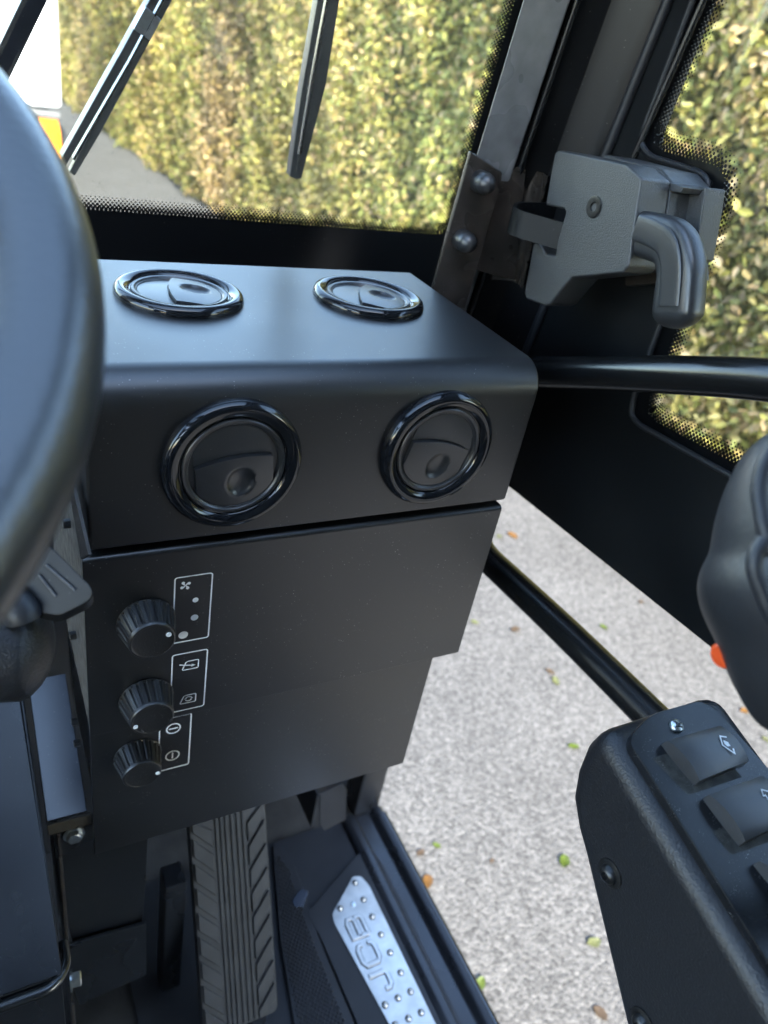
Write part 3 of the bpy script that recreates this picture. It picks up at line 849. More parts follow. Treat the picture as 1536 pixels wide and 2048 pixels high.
# handle
hp = [(0.4520, 0.4471, -0.0944), (0.4520, 0.4249, -0.0906), (0.4520, 0.3996, -0.0898), (0.4520, 0.3862, -0.1040), (0.4520, 0.3815, -0.1168), (0.4520, 0.3764, -0.1303)]
hp2 = smooth_path(hp, .03, 8)
sh = []
for k in range(24):
    t = 2*math.pi*k/24; c, s = math.cos(t), math.sin(t)
    sh.append((math.copysign(abs(c)**.55, c)*.62, math.copysign(abs(s)**.55, s)*1.0))
rads = [.0148]*len(hp2)
for i in range(len(hp2)): rads[i] = .0158 + .0024*i/len(hp2)
tail = hp2[-1]; dirn = (hp2[-1]-hp2[-2]).normalized()
for k in range(1, 7):
    hp2.append(tail + dirn*(.0125*math.sin(k*math.pi/12))); rads.append(.0182*max(.12, math.cos(k*math.pi/12)))
bm = bmesh.new(); tube(bm, hp2, rads, 24, up=(1, 0, 0), shape=sh)
to_obj('grip_handle', bm, M['handle'], latch, 50)
# raised flat inlay on the grip
inl = [(0.4405, 0.4304, -0.0874), (0.4405, 0.4149, -0.0867), (0.4405, 0.3980, -0.0889), (0.4405, 0.3871, -0.1013), (0.4405, 0.3817, -0.1136), (0.4405, 0.3767, -0.1269)]
bm = bmesh.new(); tube(bm, smooth_path(inl, .03, 8), .0092, 16, up=(1, 0, 0), shape=[(math.cos(t)*.16, math.copysign(abs(math.sin(t))**.7, math.sin(t))) for t in np.linspace(0, 2*math.pi, 16, endpoint=False)])
to_obj('grip_inlay', bm, M['handle'], latch, 50)
bm = bmesh.new(); tube(bm, [(0.4680, 0.4811, -0.0877), (0.4680, 0.4451, -0.0859)], .004, 10)
to_obj('lever_pin', bm, M['zinc'], latch)

# ---- striker bracket on the post
stk = thing('striker_bracket', 'folded steel striker bracket with two domed nuts on the post', 'bracket', (.43, .60, -.2))
prism_obj('flange', [(0.3928, 0.5920, -0.0715), (0.4292, 0.5920, -0.0847), (0.4310, 0.5920, -0.0957), (0.4236, 0.5920, -0.2072), (0.3821, 0.5920, -0.2022)], (0, .005, 0), M['bracket'], stk, .0012)
pl2 = [(0.4139, 0.6040, -0.0768), (0.4624, 0.6040, -0.0812), (0.4829, 0.6040, -0.1813), (0.4331, 0.6040, -0.1734)]
prism_obj('striker_plate', pl2, (0, .004, 0), M['bracket'], stk, .0008)
ta, tb = Vector((0.4705, 0.6060, -0.0838)), Vector((0.4761, 0.6060, -0.1862))
bm = bmesh.new()
half = [(-.6, 1.0), (.0, 1.0), (.55, .85), (.9, .45), (1.0, 0), (.9, -.5), (.6, -.8), (.6, -.6), (.75, -.4), (.85, 0), (.76, .4), (.45, .72), (0, .85), (-.6, .85)]
tube(bm, [ta, tb], .016, up=(1, 0, 0), shape=[(a_, -b_) for a_, b_ in half])
to_obj('rolled_edge', bm, M['bracket'], stk, 40)
# striker loop: a flat bar bent into a U
la = Vector((.500, .595, -.105)); lb = Vector((.440, .577, -.105)); lc = Vector((.418, .548, -.105)); ld = Vector((.446, .505, -.105))
bm = bmesh.new()
seg = smooth_path([la, lb, lc, ld], .014, 6)
hz = Vector((0, 0, -.021))
ring0 = []
for i, p in enumerate(seg):
    t = (seg[min(i+1, len(seg)-1)]-seg[max(i-1, 0)]).normalized()
    nn = t.cross(hz).normalized()*.0014
    ring0.append([bm.verts.new(p+nn), bm.verts.new(p-nn), bm.verts.new(p-nn+hz), bm.verts.new(p+nn+hz)])
for a_, b_ in zip(ring0, ring0[1:]):
    for k in range(4): bm.faces.new((a_[k], a_[(k+1) % 4], b_[(k+1) % 4], b_[k]))
bm.faces.new(ring0[0]); bm.faces.new(ring0[-1][::-1])
to_obj('striker_loop', bm, M['door_paint'], stk, 40)
for q in ((0.4069, 0.5920, -0.0936), (0.4016, 0.5920, -0.1431)):
    bm = bmesh.new(); Mx = frame((q[0], .592, q[2]), (-.18, -1, .05))
    r = .0092
    lathe(bm, [(r, 0), (r, .0120), (r*.93, .0128), (r*.97, .0135)] + [(r*.95*math.cos(t), .0140+.0095*math.sin(t)) for t in np.linspace(0, math.pi/2, 8)], 32, Mx)
    to_obj('domed_nut', bm, M['handle'], stk, 40)

# ================================================================== ARMREST SWITCH POD
pod = thing('armrest_pod', 'black armrest control pod with rocker switches beside the door', 'armrest', (.34, .05, -.52))
PU = Vector((1, 0, 0)); PN = Vector((0, -.242, .970)); PV = Vector((0, .970, .242))
side = [(.287, .186, -.300)] + [(0.2870, 0.1919, -0.3226), (0.2870, 0.1910, -0.3435), (0.2870, 0.1865, -0.3607), (0.2870, 0.1743, -0.3756), (0.2870, 0.1632, -0.3845), (0.2870, 0.1314, -0.4140), (0.2870, 0.0899, -0.4524), (0.2870, 0.0580, -0.4835)]
front_top = Vector(side[0])
rear = [(.287, -.16, -.50), (.287, -.16, -.3845)]
sp = side + rear
bm = bmesh.new(); prism(bm, sp, (.098, 0, 0)); bevel(bm, .0125, 5, 30)
to_obj('pod_shell', bm, M['pod'], pod, 60)
plate = [(0.2942, 0.1683, -0.2986), (0.2981, 0.1732, -0.2973), (0.3187, 0.1807, -0.2955), (0.3587, 0.1797, -0.2957), (0.3662, 0.1713, -0.2978), (0.3724, 0.1310, -0.3079), (0.3763, 0.0765, -0.3215), (0.2926, 0.0270, -0.3338), (0.2941, 0.0610, -0.3253)]
plate = round_poly(plate, [.006, .012, .012, .016, .016, 0, 0, 0, 0])
prism_obj('switch_plate', [Vector(p) for p in plate], -PN*.006, M['podplate'], pod, .0008)
def rocker(q_top, q_base, label):
    ctr = sum((Vector(p) for p in q_base), Vector())/4
    bz = prism_obj('rocker_switch', round_poly(q_base, .0018, 3), -PN*.0045, M['dusty'], pod, .0006)
    if label: bz['label'] = label
    # curved cap: cross section along v
    a, b, c, d = [Vector(p) for p in q_top]      # far-left, far-right, near-right, near-left
    bm = bmesh.new(); n = 12; m = 6
    V = []
    for i in range(n+1):
        t = i/n
        l, r_ = a.lerp(d, t), b.lerp(c, t)
        hh = .0010 + .0032*math.sin(math.pi*t)**.8
        V.append([bm.verts.new(l.lerp(r_, j/m) + PN*(hh - .0008*abs(2*j/m-1)**3)) for j in range(m+1)])
    for i in range(n):
        for j in range(m): bm.faces.new((V[i][j], V[i+1][j], V[i+1][j+1], V[i][j+1]))
    loop = [V[i][0] for i in range(n+1)] + [V[n][j] for j in range(1, m+1)] + [V[i][m] for i in range(n-1, -1, -1)] + [V[0][j] for j in range(m-1, 0, -1)]
    cc = (a+b+c+d)/4
    low = [bm.verts.new(v.co - PN*.009 + (v.co-cc)*.05) for v in loop]
    for k in range(len(loop)):
        k2 = (k+1) % len(loop); bm.faces.new((loop[k], low[k], low[k2], loop[k2]))
    cap = to_obj('rocker_cap', bm, M['rocker'], bz, 40)
    return cap
r1 = rocker([(0.3133, 0.1619, -0.2950), (0.3543, 0.1602, -0.2954), (0.3565, 0.1385, -0.3008), (0.3170, 0.1381, -0.3010)], [(0.3016, 0.1588, -0.3009), (0.3554, 0.1582, -0.3011), (0.3588, 0.1338, -0.3072), (0.3089, 0.1356, -0.3067)], 'far rocker switch with diamond arrow mark')
r2 = rocker([(0.3171, 0.1304, -0.3029), (0.3583, 0.1293, -0.3031), (0.3594, 0.1057, -0.3090), (0.3199, 0.1053, -0.3091)], [(0.3074, 0.1291, -0.3084), (0.3586, 0.1264, -0.3090), (0.3621, 0.1004, -0.3155), (0.3111, 0.1039, -0.3146)], 'middle rocker switch with outlined arrow mark')
r3 = rocker([(0.3210, 0.0953, -0.3116), (0.3625, 0.0931, -0.3122), (0.3639, 0.0701, -0.3179), (0.3259, 0.0697, -0.3180)], [(0.3135, 0.0958, -0.3167), (0.3636, 0.0907, -0.3179), (0.3690, 0.0640, -0.3246), (0.3174, 0.0693, -0.3233)], 'near rocker switch cut by the picture edge')
# printed arrows on the rocker caps
def mark(pts, par, closed=True, w=.0008, fill=False):
    bm = bmesh.new()
    P3 = [Vector(p) for p in pts]
    if fill:
        bm.faces.new([bm.verts.new(p) for p in P3])
    else:
        n = len(P3)
        for i in range(n if closed else n-1):
            a_, b_ = P3[i], P3[(i+1) % n]; t = (b_-a_).normalized(); s = t.cross(PN).normalized()*(w/2)
            e = t*(w/2)
            bm.faces.new([bm.verts.new(p) for p in (a_+s-e, a_-s-e, b_-s+e, b_+s+e)])
    return to_obj('printed_arrow', bm, M['print'], par, 0)
mark([(0.3480, 0.1516, -0.2928), (0.3446, 0.1531, -0.2925), (0.3421, 0.1484, -0.2936), (0.3462, 0.1423, -0.2952), (0.3473, 0.1447, -0.2946)], r1, False)
mark([(0.3447, 0.1507, -0.2931), (0.3470, 0.1489, -0.2935), (0.3468, 0.1466, -0.2941), (0.3446, 0.1469, -0.2940), (0.3438, 0.1485, -0.2936)], r1, fill=True)
mark([(0.3468, 0.1218, -0.3003), (0.3452, 0.1187, -0.3011), (0.3468, 0.1187, -0.3010), (0.3465, 0.1150, -0.3020), (0.3499, 0.1151, -0.3019), (0.3499, 0.1190, -0.3010), (0.3513, 0.1191, -0.3009)], r2, True, .0006)
bm = bmesh.new(); q = Vector((0.3302, 0.1700, -0.2981))
lathe(bm, [(.0042, 0), (.0041, .0012), (.0034, .0021), (.0018, .0026), (.0012, .0018), (0, .0016)], 28, frame(q, PN))
scr = to_obj('plate_screw', bm, M['zinc'], pod, 50)
for a_ in (20, 110):
    t = math.radians(a_); u = PU*math.cos(t)+PV*math.sin(t); w_ = PN.cross(u)
    bm = bmesh.new(); c = q+PN*.0022
    prism(bm, [c+u*.0026+w_*.0005, c-u*.0026+w_*.0005, c-u*.0026-w_*.0005, c+u*.0026-w_*.0005], PN*.0006)
    to_obj('screw_slot', bm, M['darksteel'], scr, 0)
for q in ((0.2872, 0.1404, -0.3710), (0.2872, 0.0847, -0.4273)):
    domebolt('side_bolt', (.2869, q[1], q[2]), (-1, 0, 0), .0058, M['darksteel'], pod)

# ---- joystick at the right edge
joy = thing('joystick', 'dark grey moulded joystick grip with an orange button at right edge', 'joystick', (.30, .10, -.30))
jc = Vector((0.2866, 0.1260, -0.1485)); 
ja = (Vector((0.2688, 0.1712, -0.1024)) - Vector((0.2514, 0.1119, -0.1985))).normalized()
jt = Vector((0.2973, 0.1626, -0.0986)); jb = Vector((0.2789, 0.0911, -0.2027))
bm = bmesh.new()
prof = [(0, .008), (.06, .022), (.14, .030), (.25, .0355), (.36, .0390), (.43, .0395), (.47, .0425), (.53, .0450), (.60, .0440), (.67, .0405), (.72, .0370), (.82, .0330), (.92, .026), (1.0, .020)]
tube(bm, [jt.lerp(jb, t) for t, r in prof], [r for t, r in prof], 40)
jo = to_obj('grip', bm, M['rubber'], joy, 80)
sm = jo.modifiers.new('smooth', 'SUBSURF'); sm.levels = 1; sm.render_levels = 2
bm = bmesh.new(); tube(bm, smooth_path([(0.2433, 0.1422, -0.0920), (0.2344, 0.1374, -0.1063), (0.2314, 0.1249, -0.1183), (0.2330, 0.1191, -0.1248)], .02, 6), .0028, 12)
to_obj('thumb_ridge', bm, M['rubber'], joy)
bm = bmesh.new(); tube(bm, smooth_path([(0.2339, 0.1237, -0.1178), (0.2261, 0.1215, -0.1276), (0.2301, 0.1084, -0.1419), (0.2370, 0.1017, -0.1489)], .02, 6), .0028, 12)
to_obj('finger_ridge', bm, M['rubber'], joy)
bm = bmesh.new(); lathe(bm, [(.0055, 0), (.0055, .004), (.0045, .0052), (0, .0056)], 24, frame((0.2616, 0.1302, -0.1875), Vector((-1, -.1, -.1))))
to_obj('button', bm, M['orange'], joy)
bm = bmesh.new(); tube(bm, [jb, jb + Vector((.12, -.04, -.10))], .014, 16)
to_obj('stem', bm, M['rubber'], joy)
box_obj('mount', (.3855, .01, -.37), (.440, .10, -.295), M['pod'], joy, .008, 3)

# ================================================================== STEERING
whl = thing('steering_wheel', 'black padded steering wheel rim out of focus at left', 'steering wheel', (-.143, .241, -.073))
WN = Vector((-.0043, -.4696, .8829)).normalized(); WU = Vector((.8829, 0, .0043)).normalized(); WV = WN.cross(WU)
WC = Vector((-.1420, .2451, -.0745)); WR = .1631
bm = bmesh.new()
NR, NT = 120, 28
vs = [[None]*NT for _ in range(NR)]
for i in range(NR):
    t = 2*math.pi*i/NR; d = WU*math.cos(t)+WV*math.sin(t)
    for k in range(NT):
        p = 2*math.pi*k/NT
        vs[i][k] = bm.verts.new(WC + d*(WR+.0171*math.cos(p)) + WN*(.0171*math.sin(p)))
for i in range(NR):
    for k in range(NT):
        bm.faces.new((vs[i][k], vs[(i+1) % NR][k], vs[(i+1) % NR][(k+1) % NT], vs[i][(k+1) % NT]))
to_obj('rim', bm, M['wheel'], whl, 80)
bm = bmesh.new(); lathe(bm, [(.012, -.07), (.05, -.06), (.058, -.03), (.05, -.018), (0, -.016)], 40, frame(WC, WN))
to_obj('hub', bm, M['wheel'], whl, 50)
for a_ in (95, 190, 330):
    t = math.radians(a_); d = WU*math.cos(t)+WV*math.sin(t)
    bm = bmesh.new(); tube(bm, [WC+d*.045-WN*.035, WC+d*.1-WN*.03, WC+d*(WR-.004)-WN*.004], [.016, .014, .011], 14, shape=None)
    to_obj('spoke', bm, M['wheel'], whl, 60)
colm = thing('steering_column', 'dark steering column shroud with a control stalk under the wheel', 'steering column', (-.143, .60, -.60))
bm = bmesh.new(); tube(bm, [WC-WN*.06, WC-WN*.62], .038, 24)
to_obj('column_tube', bm, M['pod'], colm)
bm = bmesh.new()
e0 = Vector((-.143, .352, -.282)); e1 = Vector((0.0056, 0.3100, -0.2809))
pts = [e0.lerp(e1, t) for t in (0, .5, .9)] + [e1 + (e1-e0).normalized()*.018*math.sin(k*math.pi/12) for k in range(1, 7)]
tube(bm, pts, [.030, .029, .0275]+[.0275*max(.05, math.cos(k*math.pi/12)) for k in range(1, 7)], 28)
to_obj('switch_shroud', bm, M['pod'], colm, 60)
stp = [(0.0202, 0.3150, -0.2231), (0.0259, 0.3097, -0.2254), (0.0391, 0.2929, -0.2367), (0.0397, 0.2899, -0.2403), (0.0363, 0.2897, -0.2436), (0.0250, 0.2917, -0.2507), (0.0166, 0.2967, -0.2512), (0.0098, 0.3051, -0.2458), (0.0075, 0.3159, -0.2332)]
prism_obj('stalk_paddle', round_poly(stp, .003, 3), Vector((.10, .50, -.86))*.010, M['door_paint'], colm, .0022, 3)
for (a_, b_) in (((0.0185, 0.3056, -0.2361), (0.0243, 0.2969, -0.2428)), ((0.0218, 0.3067, -0.2317), (0.0324, 0.2946, -0.2390))):
    bm = bmesh.new(); tube(bm, [a_, b_], .0006, 8); to_obj('stalk_groove', bm, M['texplastic'], colm)
bm = bmesh.new(); tube(bm, [(0.0103, 0.2986, -0.2541), (0.0091, 0.3002, -0.2492), (0.0079, 0.3047, -0.2422)], [.0085, .0088, .004], 18)
to_obj('stalk_button', bm, M['rubber'], colm, 60)

# ---- pedestal covers and brackets left of the console
ped = thing('pedestal_cover', 'glossy black pedestal cover plate at lower left with a bright folded edge', 'cover', (-.1, .45, -.64))
def flat(z, pts): return [(x, y, z) for x, y in pts]
CZ = -.62
prism_obj('cover_plate', [(-.30, .322, CZ), (.0135, .322, CZ), (.0085, .528, CZ+.10), (-.30, .528, CZ+.10)], (0, .0017, -.0036), M['black_paint'], ped, .0012)
bm = bmesh.new(); tube(bm, smooth_path([(-.30, .3175, CZ-.006), (.006, .3175, CZ-.006), (.0170, .330, CZ-.006), (.0170, .350, CZ-.010)], .010, 6), .0042, 12)
to_obj('rolled_lip', bm, M['tube_paint'], ped)
box_obj('cover_skirt', (-.30, .3235, CZ-.30), (.0125, .3265, CZ-.010), M['black_paint'], ped, .001)
prism_obj('side_skirt', [(.0105, .345, CZ-.30), (.0105, .345, CZ+.002), (.0085, .528, CZ+.092), (.0085, .66, CZ+.092), (.0085, .66, CZ-.30)], (.003, 0, 0), M['black_paint'], ped, .0008)
shf = thing('tray', 'flat black tray between the console and the pedestal cover', 'tray', (.03, .55, -.66))
prism_obj('tray_plate', [(.0175, .444, -.605), (.0495, .444, -.605), (.0495, .560, -.552), (.0175, .560, -.552)], (0, .0012, -.0026), M['tray'], shf, .0008)
box_obj('tray_lip', (.0175, .4405, -.620), (.0525, .4432, -.606), M['dirty'], shf, .0006)
brk = thing('pedal_bracket', 'black bracket plate with zinc bolts under the console', 'bracket', (.08, .47, FZ))
bpp = [(0.0223, 0.4700, -0.6571), (0.0254, 0.4700, -0.6527), (0.0590, 0.4700, -0.6509), (0.1087, 0.4700, -0.6496), (0.1061, 0.4700, -0.7797), (0.1031, 0.4700, -0.8632), (0.0335, 0.4700, -0.8712), (0.0248, 0.4700, -0.7589)]
prism_obj('bracket_plate', bpp, (0, .004, 0), M['black_paint'], brk, .0008)
lowp = [(0.0249, 0.4620, -0.8381), (0.1051, 0.4620, -0.8489), (0.1061, 0.4620, -0.9568), (0.0340, 0.4620, -0.9681), (0.0260, 0.4620, -0.9072)]
prism_obj('lower_flange', lowp, (0, .004, 0), M['black_paint'], brk, .0008)
box_obj('bracket_web', (.0255, .468, FZ), (.0285, .60, -.66), M['bracket'], brk, .0008)
hexbolt('bolt', (0.0400, 0.4690, -0.6674), (0, -1, 0), .0070, .0065, M['zinc'], brk, True)
hexbolt('bolt', (0.0250, 0.5569, -0.9467), (1, -.1, 0), .0068, .0095, M['zinc'], brk, True)
hexbolt('bolt', (0.0215, 0.3835, -0.7547), (1, -.1, 0), .0068, .0095, M['zinc'], brk, True)

# ================================================================== FLOOR THINGS
mt = thing('floor_mat', 'moulded black rubber floor mat beside the sill', 'mat', (.33, .3, FZ))
prism_obj('mat_base', flat(FZ+.001, [(.10, -.30), (.460, -.30), (.460, .655), (.10, .655)]), (0, 0, .004), M['mat'], mt, .001)
fr = [(0.4825, 0.5991, -1.0885), (0.4894, 0.5634, -1.0885), (0.4904, 0.4996, -1.0885), (0.4883, 0.3054, -1.0885), (0.5041, 0.0614, -1.0885), (0.3460, 0.1063, -1.0885), (0.3573, 0.3588, -1.0885), (0.3547, 0.4899, -1.0885), (0.3483, 0.5280, -1.0885), (0.3611, 0.5343, -1.0885)]
prism_obj('mat_frame', round_poly(fr, .006, 3), (0, 0, -.006), M['mat'], mt, .0018)
rb = [(0.3501, 0.6434, -1.0890), (0.3601, 0.6039, -1.0890), (0.3527, 0.4849, -1.0890), (0.3544, 0.3602, -1.0890), (0.2791, 0.3909, -1.0890), (0.3001, 0.5053, -1.0890), (0.3391, 0.6473, -1.0890)]
prism_obj('raised_border', rb, (0, 0, -.0055), M['mat'], mt, .0018)
# studded area, one low pyramid after another
poly = [Vector((p[0], p[1])) for p in [(0.3421, 0.6260, -1.0885), (0.3485, 0.5991, -1.0885), (0.3420, 0.4813, -1.0885), (0.3427, 0.3585, -1.0885), (0.2828, 0.3829, -1.0885), (0.3038, 0.5035, -1.0885), (0.3378, 0.6276, -1.0885)]]
def inside(x, y, pl):
    c = False
    for i in range(len(pl)):
        a_, b_ = pl[i-1], pl[i]
        if (a_.y > y) != (b_.y > y) and x < (b_.x-a_.x)*(y-a_.y)/(b_.y-a_.y)+a_.x: c = not c
    return c
bm = bmesh.new()
xs = [p.x for p in poly]; ys = [p.y for p in poly]
pp = .0062; i = 0
y = min(ys)
while y < max(ys):
    x = min(xs) + (pp/2 if i % 2 else 0)
    while x < max(xs):
        if inside(x, y, poly):
            z0 = -1.0888
            q = [bm.verts.new((x+dx*.0024, y+dy*.0030, z0)) for dx, dy in ((1, 0), (0, 1), (-1, 0), (0, -1))]
            a_ = bm.verts.new((x, y, z0+.0022))
            for k in range(4): bm.faces.new((q[k], q[(k+1) % 4], a_))
        x += pp
    y += pp*.62; i += 1
so = to_obj('mat_studs', bm, M['mat'], mt, 0); so['kind'] = 'stuff'

tp = thing('tread_plate', 'bright aluminium tread plate with raised studs and lettering on the mat', 'plate', (.42, .45, FZ+.013))
TZ = -1.0865
tpl = [(0.4363, 0.5550, -1.0865), (0.4480, 0.5507, -1.0865), (0.4534, 0.5332, -1.0865), (0.4542, 0.3313, -1.0865), (0.4600, 0.1173, -1.0865), (0.3948, 0.1231, -1.0865), (0.3954, 0.3500, -1.0865), (0.3802, 0.4989, -1.0865), (0.3827, 0.5121, -1.0865)]
prism_obj('plate_sheet', round_poly(tpl, [.004, .004, .006, 0, .01, .01, 0, .004, .004]), (0, 0, -.0018), M['alu'], tp, .0006)
studs = [(710,1765),(724,1798),(680,1817),(742,1833),(762,1869),(780,1905),(801,1945),(822,1983),(796,1999),(770,2013),(842,2024),(817,2039),(792,2052),(862,2062),(838,2078),(812,2092)]
STP = [(0.4348, 0.5444, -1.0865), (0.4357, 0.5155, -1.0865), (0.3970, 0.5155, -1.0865), (0.4366, 0.4876, -1.0865), (0.4374, 0.4591, -1.0865), (0.4383, 0.4316, -1.0865), (0.4399, 0.4019, -1.0865), (0.4413, 0.3747, -1.0865), (0.4213, 0.3739, -1.0865), (0.4008, 0.3727, -1.0865), (0.4422, 0.3460, -1.0865), (0.4228, 0.3460, -1.0865), (0.4023, 0.3459, -1.0865), (0.4433, 0.3203, -1.0865), (0.4231, 0.3197, -1.0865), (0.4033, 0.3191, -1.0865)]
for p in STP:
    bm = bmesh.new(); lathe(bm, [(.0040, -.0002), (.0037, .0014), (.0028, .0026), (.0015, .0031), (0, .0032)], 18, frame((p[0], p[1], TZ), (0, 0, 1)))
    sd_ = to_obj('stud', bm, M['alu'], tp, 50)
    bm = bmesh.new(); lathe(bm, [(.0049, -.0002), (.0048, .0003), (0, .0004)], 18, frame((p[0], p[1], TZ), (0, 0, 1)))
    to_obj('edge_shade', bm, M['mat'], sd_, 50)  # dark disc stands in for the shade round the stud
p = (0.4179, 0.5148, -1.0865)
bm = bmesh.new(); lathe(bm, [(.0040, 0), (.0038, .0012), (.0022, .0014), (.0018, .0006), (0, .0006)], 20, frame((p[0], p[1], TZ), (0, 0, 1)))
to_obj('plate_screw', bm, M['zinc'], tp, 40)
# raised lettering, read from the near end towards the far end; shade is painted as a dark rim round everything raised
def tpt(a, b, y0, L_, z): return (.4215-.0255*b, y0+L_*a, z)
def stroke_mesh(bm, pts, y0, L_, w, z0, h):
    P3 = [Vector(tpt(a, b, y0, L_, z0)) for a, b in pts]
    tube(bm, P3, 1.0, up=(0, 0, 1), shape=[(h, w*.38), (h, -w*.38), (0, -w*.5), (0, w*.5)])
LET = {'J': (.3905, .026, [[(.0, .42), (.0, .14), (.16, .0), (.66, .0), (.84, .14), (.84, 1.0)]]),
       'C': (.4240, .034, [[(.92, .68), (.92, .86), (.74, 1.0), (.26, 1.0), (.08, .86), (.08, .14), (.26, 0), (.74, 0), (.92, .14), (.92, .32)]]),
       'B': (.4645, .033, [[(.08, .02), (.08, .98), (.74, .98), (.94, .86), (.94, .62), (.80, .50), (.94, .38), (.94, .14), (.74, .02), (.08, .02)], [(.08, .5), (.80, .5)]])}
for ch, (y0, L_, st) in LET.items():
    bm = bmesh.new()
    for q in st: stroke_mesh(bm, q, y0, L_, .0062, TZ-.0002, .0026)
    lo = to_obj('raised_letter', bm, M['alu'], tp, 30)
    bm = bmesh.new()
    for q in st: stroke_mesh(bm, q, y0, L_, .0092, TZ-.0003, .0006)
    to_obj('edge_shade', bm, M['mat'], lo, 30)

# ---- accelerator pedal
pdl = thing('accelerator_pedal', 'wide grey ribbed rubber accelerator pedal under the console', 'pedal', (.22, .42, FZ))
nl, nr = Vector((.1630, .4050, -1.050)), Vector((.2570, .4050, -1.050))
fl_, fr_ = Vector((.1720, .548, -.815)), Vector((.2660, .548, -.815))
pu = (nr-nl).normalized(); pv = (fl_-nl); plen = pv.length; pv.normalize(); pn = pu.cross(pv); pn = pn if pn.z > 0 else -pn
PW = .094
def pp3(u, v, w=0): return nl + pu*u + pv*v + pn*w
pb = round_poly([pp3(0, 0), pp3(PW, 0), pp3(PW, plen), pp3(0, plen)], [.004, .010, .004, .004], 4)
pad = prism_obj('pad', pb, -pn*.016, M['pedal'], pdl, .0015)
for u in (.036, .042, .049, .056, .063, .030):
    bm = bmesh.new(); prism(bm, [pp3(u, .004, .0001), pp3(u+.0045, .004, .0001), pp3(u+.0045, plen-.004, .0001), pp3(u, plen-.004, .0001)], pn*.0022); bevel(bm, .0006, 1)
    to_obj('rib', bm, M['pedal'], pdl)
v = -.012
while v < plen-.02:
    bm = bmesh.new(); q = [pp3(.069, max(.003, v), .0001), pp3(.0915, max(.003, v+.030), .0001), pp3(.0915, min(plen-.002, v+.052), .0001), pp3(.069, v+.024, .0001)]
    prism(bm, q, pn*.0030); bevel(bm, .0008, 1); to_obj('tread_block', bm, M['pedal'], pdl)
    bm = bmesh.new(); q = [pp3(.0265, max(.003, v+.006), .0001), pp3(.0025, max(.003, v+.032), .0001), pp3(.0025, min(plen-.002, v+.054), .0001), pp3(.0265, v+.028, .0001)]
    prism(bm, q, pn*.0030); bevel(bm, .0008, 1); to_obj('tread_block', bm, M['pedal'], pdl)
    v += .0300
box_obj('pedal_arm', (.135, .50, FZ), (.160, .53, -.86), M['black_paint'], pdl, .003)
box_obj('heel_hinge', (.170, .415, FZ), (.250, .435, -1.062), M['black_paint'], pdl, .003)

blk = thing('wall_bracket', 'small grey box bracket on the floor at the corner post', 'bracket', (.40, .62, FZ))
bx_ = [(0.3766, 0.6000, -0.9209), (0.4099, 0.6000, -0.9128), (0.4212, 0.6000, -0.9333), (0.4315, 0.6000, -1.0063), (0.3966, 0.6000, -1.0165), (0.3874, 0.6000, -0.9975)]
prism_obj('bracket_face', bx_, (0, .003, 0), M['mat'], blk, .001)
prism_obj('bracket_side', [(bx_[0][0]-.004, .60, bx_[0][2]), (bx_[0][0]-.004, .60, bx_[5][2]), (bx_[0][0]-.004, .665, bx_[5][2]), (bx_[0][0]-.004, .665, bx_[0][2])], (.003, 0, 0), M['mat'], blk, .0006)
tab = prism_obj('mat_clip', [(0.3526, 0.5640, -1.0865), (0.3634, 0.5567, -1.0865), (0.3474, 0.5382, -1.0865), (0.3359, 0.5410, -1.0865), (0.3350, 0.5510, -1.0865)], (0, 0, -.004), M['tray'], None, .0008)
tag(tab, 'small shiny clip on the mat beside the pedal', 'clip')

# ================================================================== OUTSIDE
van = thing('van', 'white box van parked ahead beyond the wheel with an amber lamp', 'van', (-.1, 8.9, GZ))
body = [(-1.05, -.92), (-1.05, 1.1), (-.95, 1.2), (.76, 1.2), (.858, 1.1), (.850, -.93), (.60, -.945), (.40, -.90), (-.60, -.90)]
bm = bmesh.new(); prism(bm, [(x, 7.0, z) for x, z in body], (0, 4.2, 0)); bevel(bm, .03, 3, 25)
to_obj('body', bm, M['vanwhite'], van, 40)
for x0, x1 in ((-.95, -.12), (-.08, .76)):
    dr = box_obj('rear_door', (x0, 6.988, -.80), (x1, 7.02, 1.05), M['vanwhite'], van, .012, 3)
    box_obj('door_recess', (x0+.12, 6.980, -.45), (x1-.12, 6.990, .55), M['vanwhite'], dr, .006, 2)
    for zz in (-.60, .3): 
        bm = bmesh.new(); tube(bm, [(x1-.03, 6.985, zz-.05), (x1-.03, 6.985, zz+.05)], .012, 10); to_obj('hinge', bm, M['vantrim'], dr)
box_obj('light_bar', (.50, 6.94, -1.0), (.835, 7.04, -.955), M['vantrim'], van, .01)
for sx in (.755, -.955):
    bm = bmesh.new(); prism(bm, [(sx-.085, 6.96, -.99), (sx+.055, 6.96, -.99), (sx+.075, 6.96, -1.10), (sx+.080, 6.96, -1.30), (sx-.085, 6.96, -1.30)], (0, .10, 0)); bevel(bm, .014, 3)
    to_obj('amber_lamp', bm, M['amber'], van)
box_obj('bumper', (-1.0, 6.93, -1.42), (.80, 7.10, -1.31), M['vantrim'], van, .02, 3)
for wy in (7.9, 10.4):
    for wx in (-.96, .62):
        bm = bmesh.new(); lathe(bm, [(0, 0), (.20, 0), (.22, .02), (.31, .02), (.335, .05), (.335, .17), (.31, .20), (0, .20)], 36, frame((wx, wy, GZ+.335), (1, 0, 0)))
        to_obj('wheel', bm, M['tyre'], van, 40)

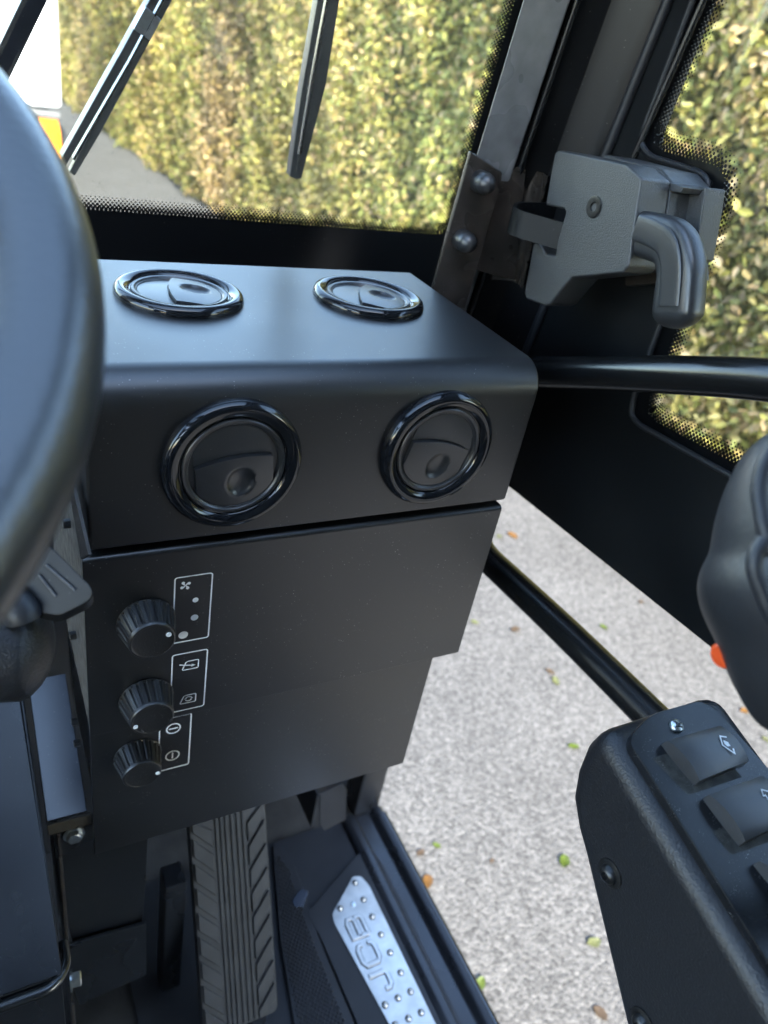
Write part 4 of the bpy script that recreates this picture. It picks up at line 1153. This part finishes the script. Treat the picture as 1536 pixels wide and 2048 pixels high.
# ---- fallen leaves on the yard
LC = {'orange': leaf_mat('fallen_leaf_orange', False, (.17, .085, .025)), 'green': leaf_mat('fallen_leaf_green', False, (.085, .12, .02)),
      'tan': leaf_mat('fallen_leaf_tan', False, (.10, .07, .045)), 'pale': leaf_mat('fallen_leaf_pale', False, (.13, .14, .06))}
fallen = [
 ((0.8064, 0.7518, -1.6120), 'orange', .040, 'orange-yellow leaf lying closest to the door sill'), ((0.8735, 0.8259, -1.6120), 'green', .022, 'tiny green leaf just beyond the sill corner'),
 ((0.8275, 0.8216, -1.6120), 'tan', .026, 'brown curled leaf beside a tiny green one near the sill'), ((0.8010, 0.5154, -1.6120), 'green', .034, 'green leaf by the sill at the bottom of the picture'),
 ((1.1568, 0.6783, -1.6120), 'green', .042, 'elongated green leaf left of the pod side bolt'), ((1.4139, 0.9618, -1.6120), 'green', .036, 'bright green leaf beside the far end of the armrest pod'),
 ((1.0959, 0.4913, -1.6120), 'pale', .036, 'pale green leaf against the lower edge of the armrest pod'), ((1.0108, 0.3712, -1.6120), 'tan', .036, 'tan leaf at the bottom edge beside the armrest pod'),
 ((1.8754, 1.9388, -1.6120), 'orange', .050, 'orange leaf just below the door edge near the console corner'), ((1.8122, 1.9415, -1.6120), 'pale', .036, 'pale yellow leaf touching the console right edge'),
 ((1.5414, 1.4412, -1.6120), 'tan', .042, 'rusty leaf left of the lower tubular rail'), ((1.5298, 1.1975, -1.6120), 'pale', .036, 'yellow-green leaf left of the rail, next to a brown one'),
 ((1.5372, 1.2364, -1.6120), 'tan', .034, 'brown leaf touching a yellow-green leaf left of the rail'), ((1.8756, 1.3665, -1.6120), 'green', .034, 'green leaf between the door edge and the lower rail'),
 ((1.7368, 1.4861, -1.6120), 'orange', .028, 'small orange leaf against the upper side of the lower rail'), ((1.4207, 1.5130, -1.6120), 'pale', .030, 'pale green leaf beside the control panel edge'),
 ((2.0787, 0.8970, -1.6120), 'orange', .036, 'orange-tan leaf right of the armrest pod tip, under the joystick'), ((2.0446, 0.7849, -1.6120), 'pale', .030, 'pale green leaf at the right picture edge'),
 ((2.1307, 1.4419, -1.6120), 'tan', .026, 'small brown leaf close under the door lower edge'), ((0.9826, 0.7431, -1.6120), 'tan', .016, 'tiny brown leaf in the open middle of the yard')]
def fallen_mesh(seed):
    r = random.Random(seed)
    bm = bmesh.new(); n = 9
    L_, R_, C_ = [], [], []
    cu = r.uniform(.05, .22); bend = r.uniform(-.25, .25)
    for i in range(n):
        t = i/(n-1); w = .34*math.sin(math.pi*min(1, t*.96+.02))**.8 * (1-.25*t)
        yo = bend*(t-.5)**2
        z = cu*(t-.5)**2
        C_.append(bm.verts.new((t-.5, yo, z)))
        if 0 < i < n-1:
            L_.append(bm.verts.new((t-.5, yo+w+r.uniform(-.02, .02), z+.10+r.uniform(0, .05)))); R_.append(bm.verts.new((t-.5, yo-w+r.uniform(-.02, .02), z+.07+r.uniform(0, .08))))
    for i in range(n-3):
        bm.faces.new((C_[i+1], C_[i+2], L_[i+1], L_[i])); bm.faces.new((C_[i+1], R_[i], R_[i+1], C_[i+2]))
    bm.faces.new((C_[0], C_[1], L_[0])); bm.faces.new((C_[0], R_[0], C_[1]))
    bm.faces.new((C_[-1], L_[-1], C_[-2])); bm.faces.new((C_[-1], C_[-2], R_[-1]))
    me = bpy.data.meshes.new('fallen_leaf'); bm.to_mesh(me); bm.free()
    for p in me.polygons: p.use_smooth = True
    return me
for i, (p, kind, sz, lab) in enumerate(fallen):
    me = fallen_mesh(100+i); me.materials.append(LC[kind])
    o = bpy.data.objects.new('fallen_leaf', me); COL.objects.link(o)
    o.location = (p[0], p[1], GZ+.003); o.scale = (sz, sz, sz); o.rotation_euler = (rnd.uniform(-.15, .15), rnd.uniform(-.15, .15), rnd.uniform(0, 6.28))
    tag(o, lab, 'leaf', 'fallen leaves on the yard')
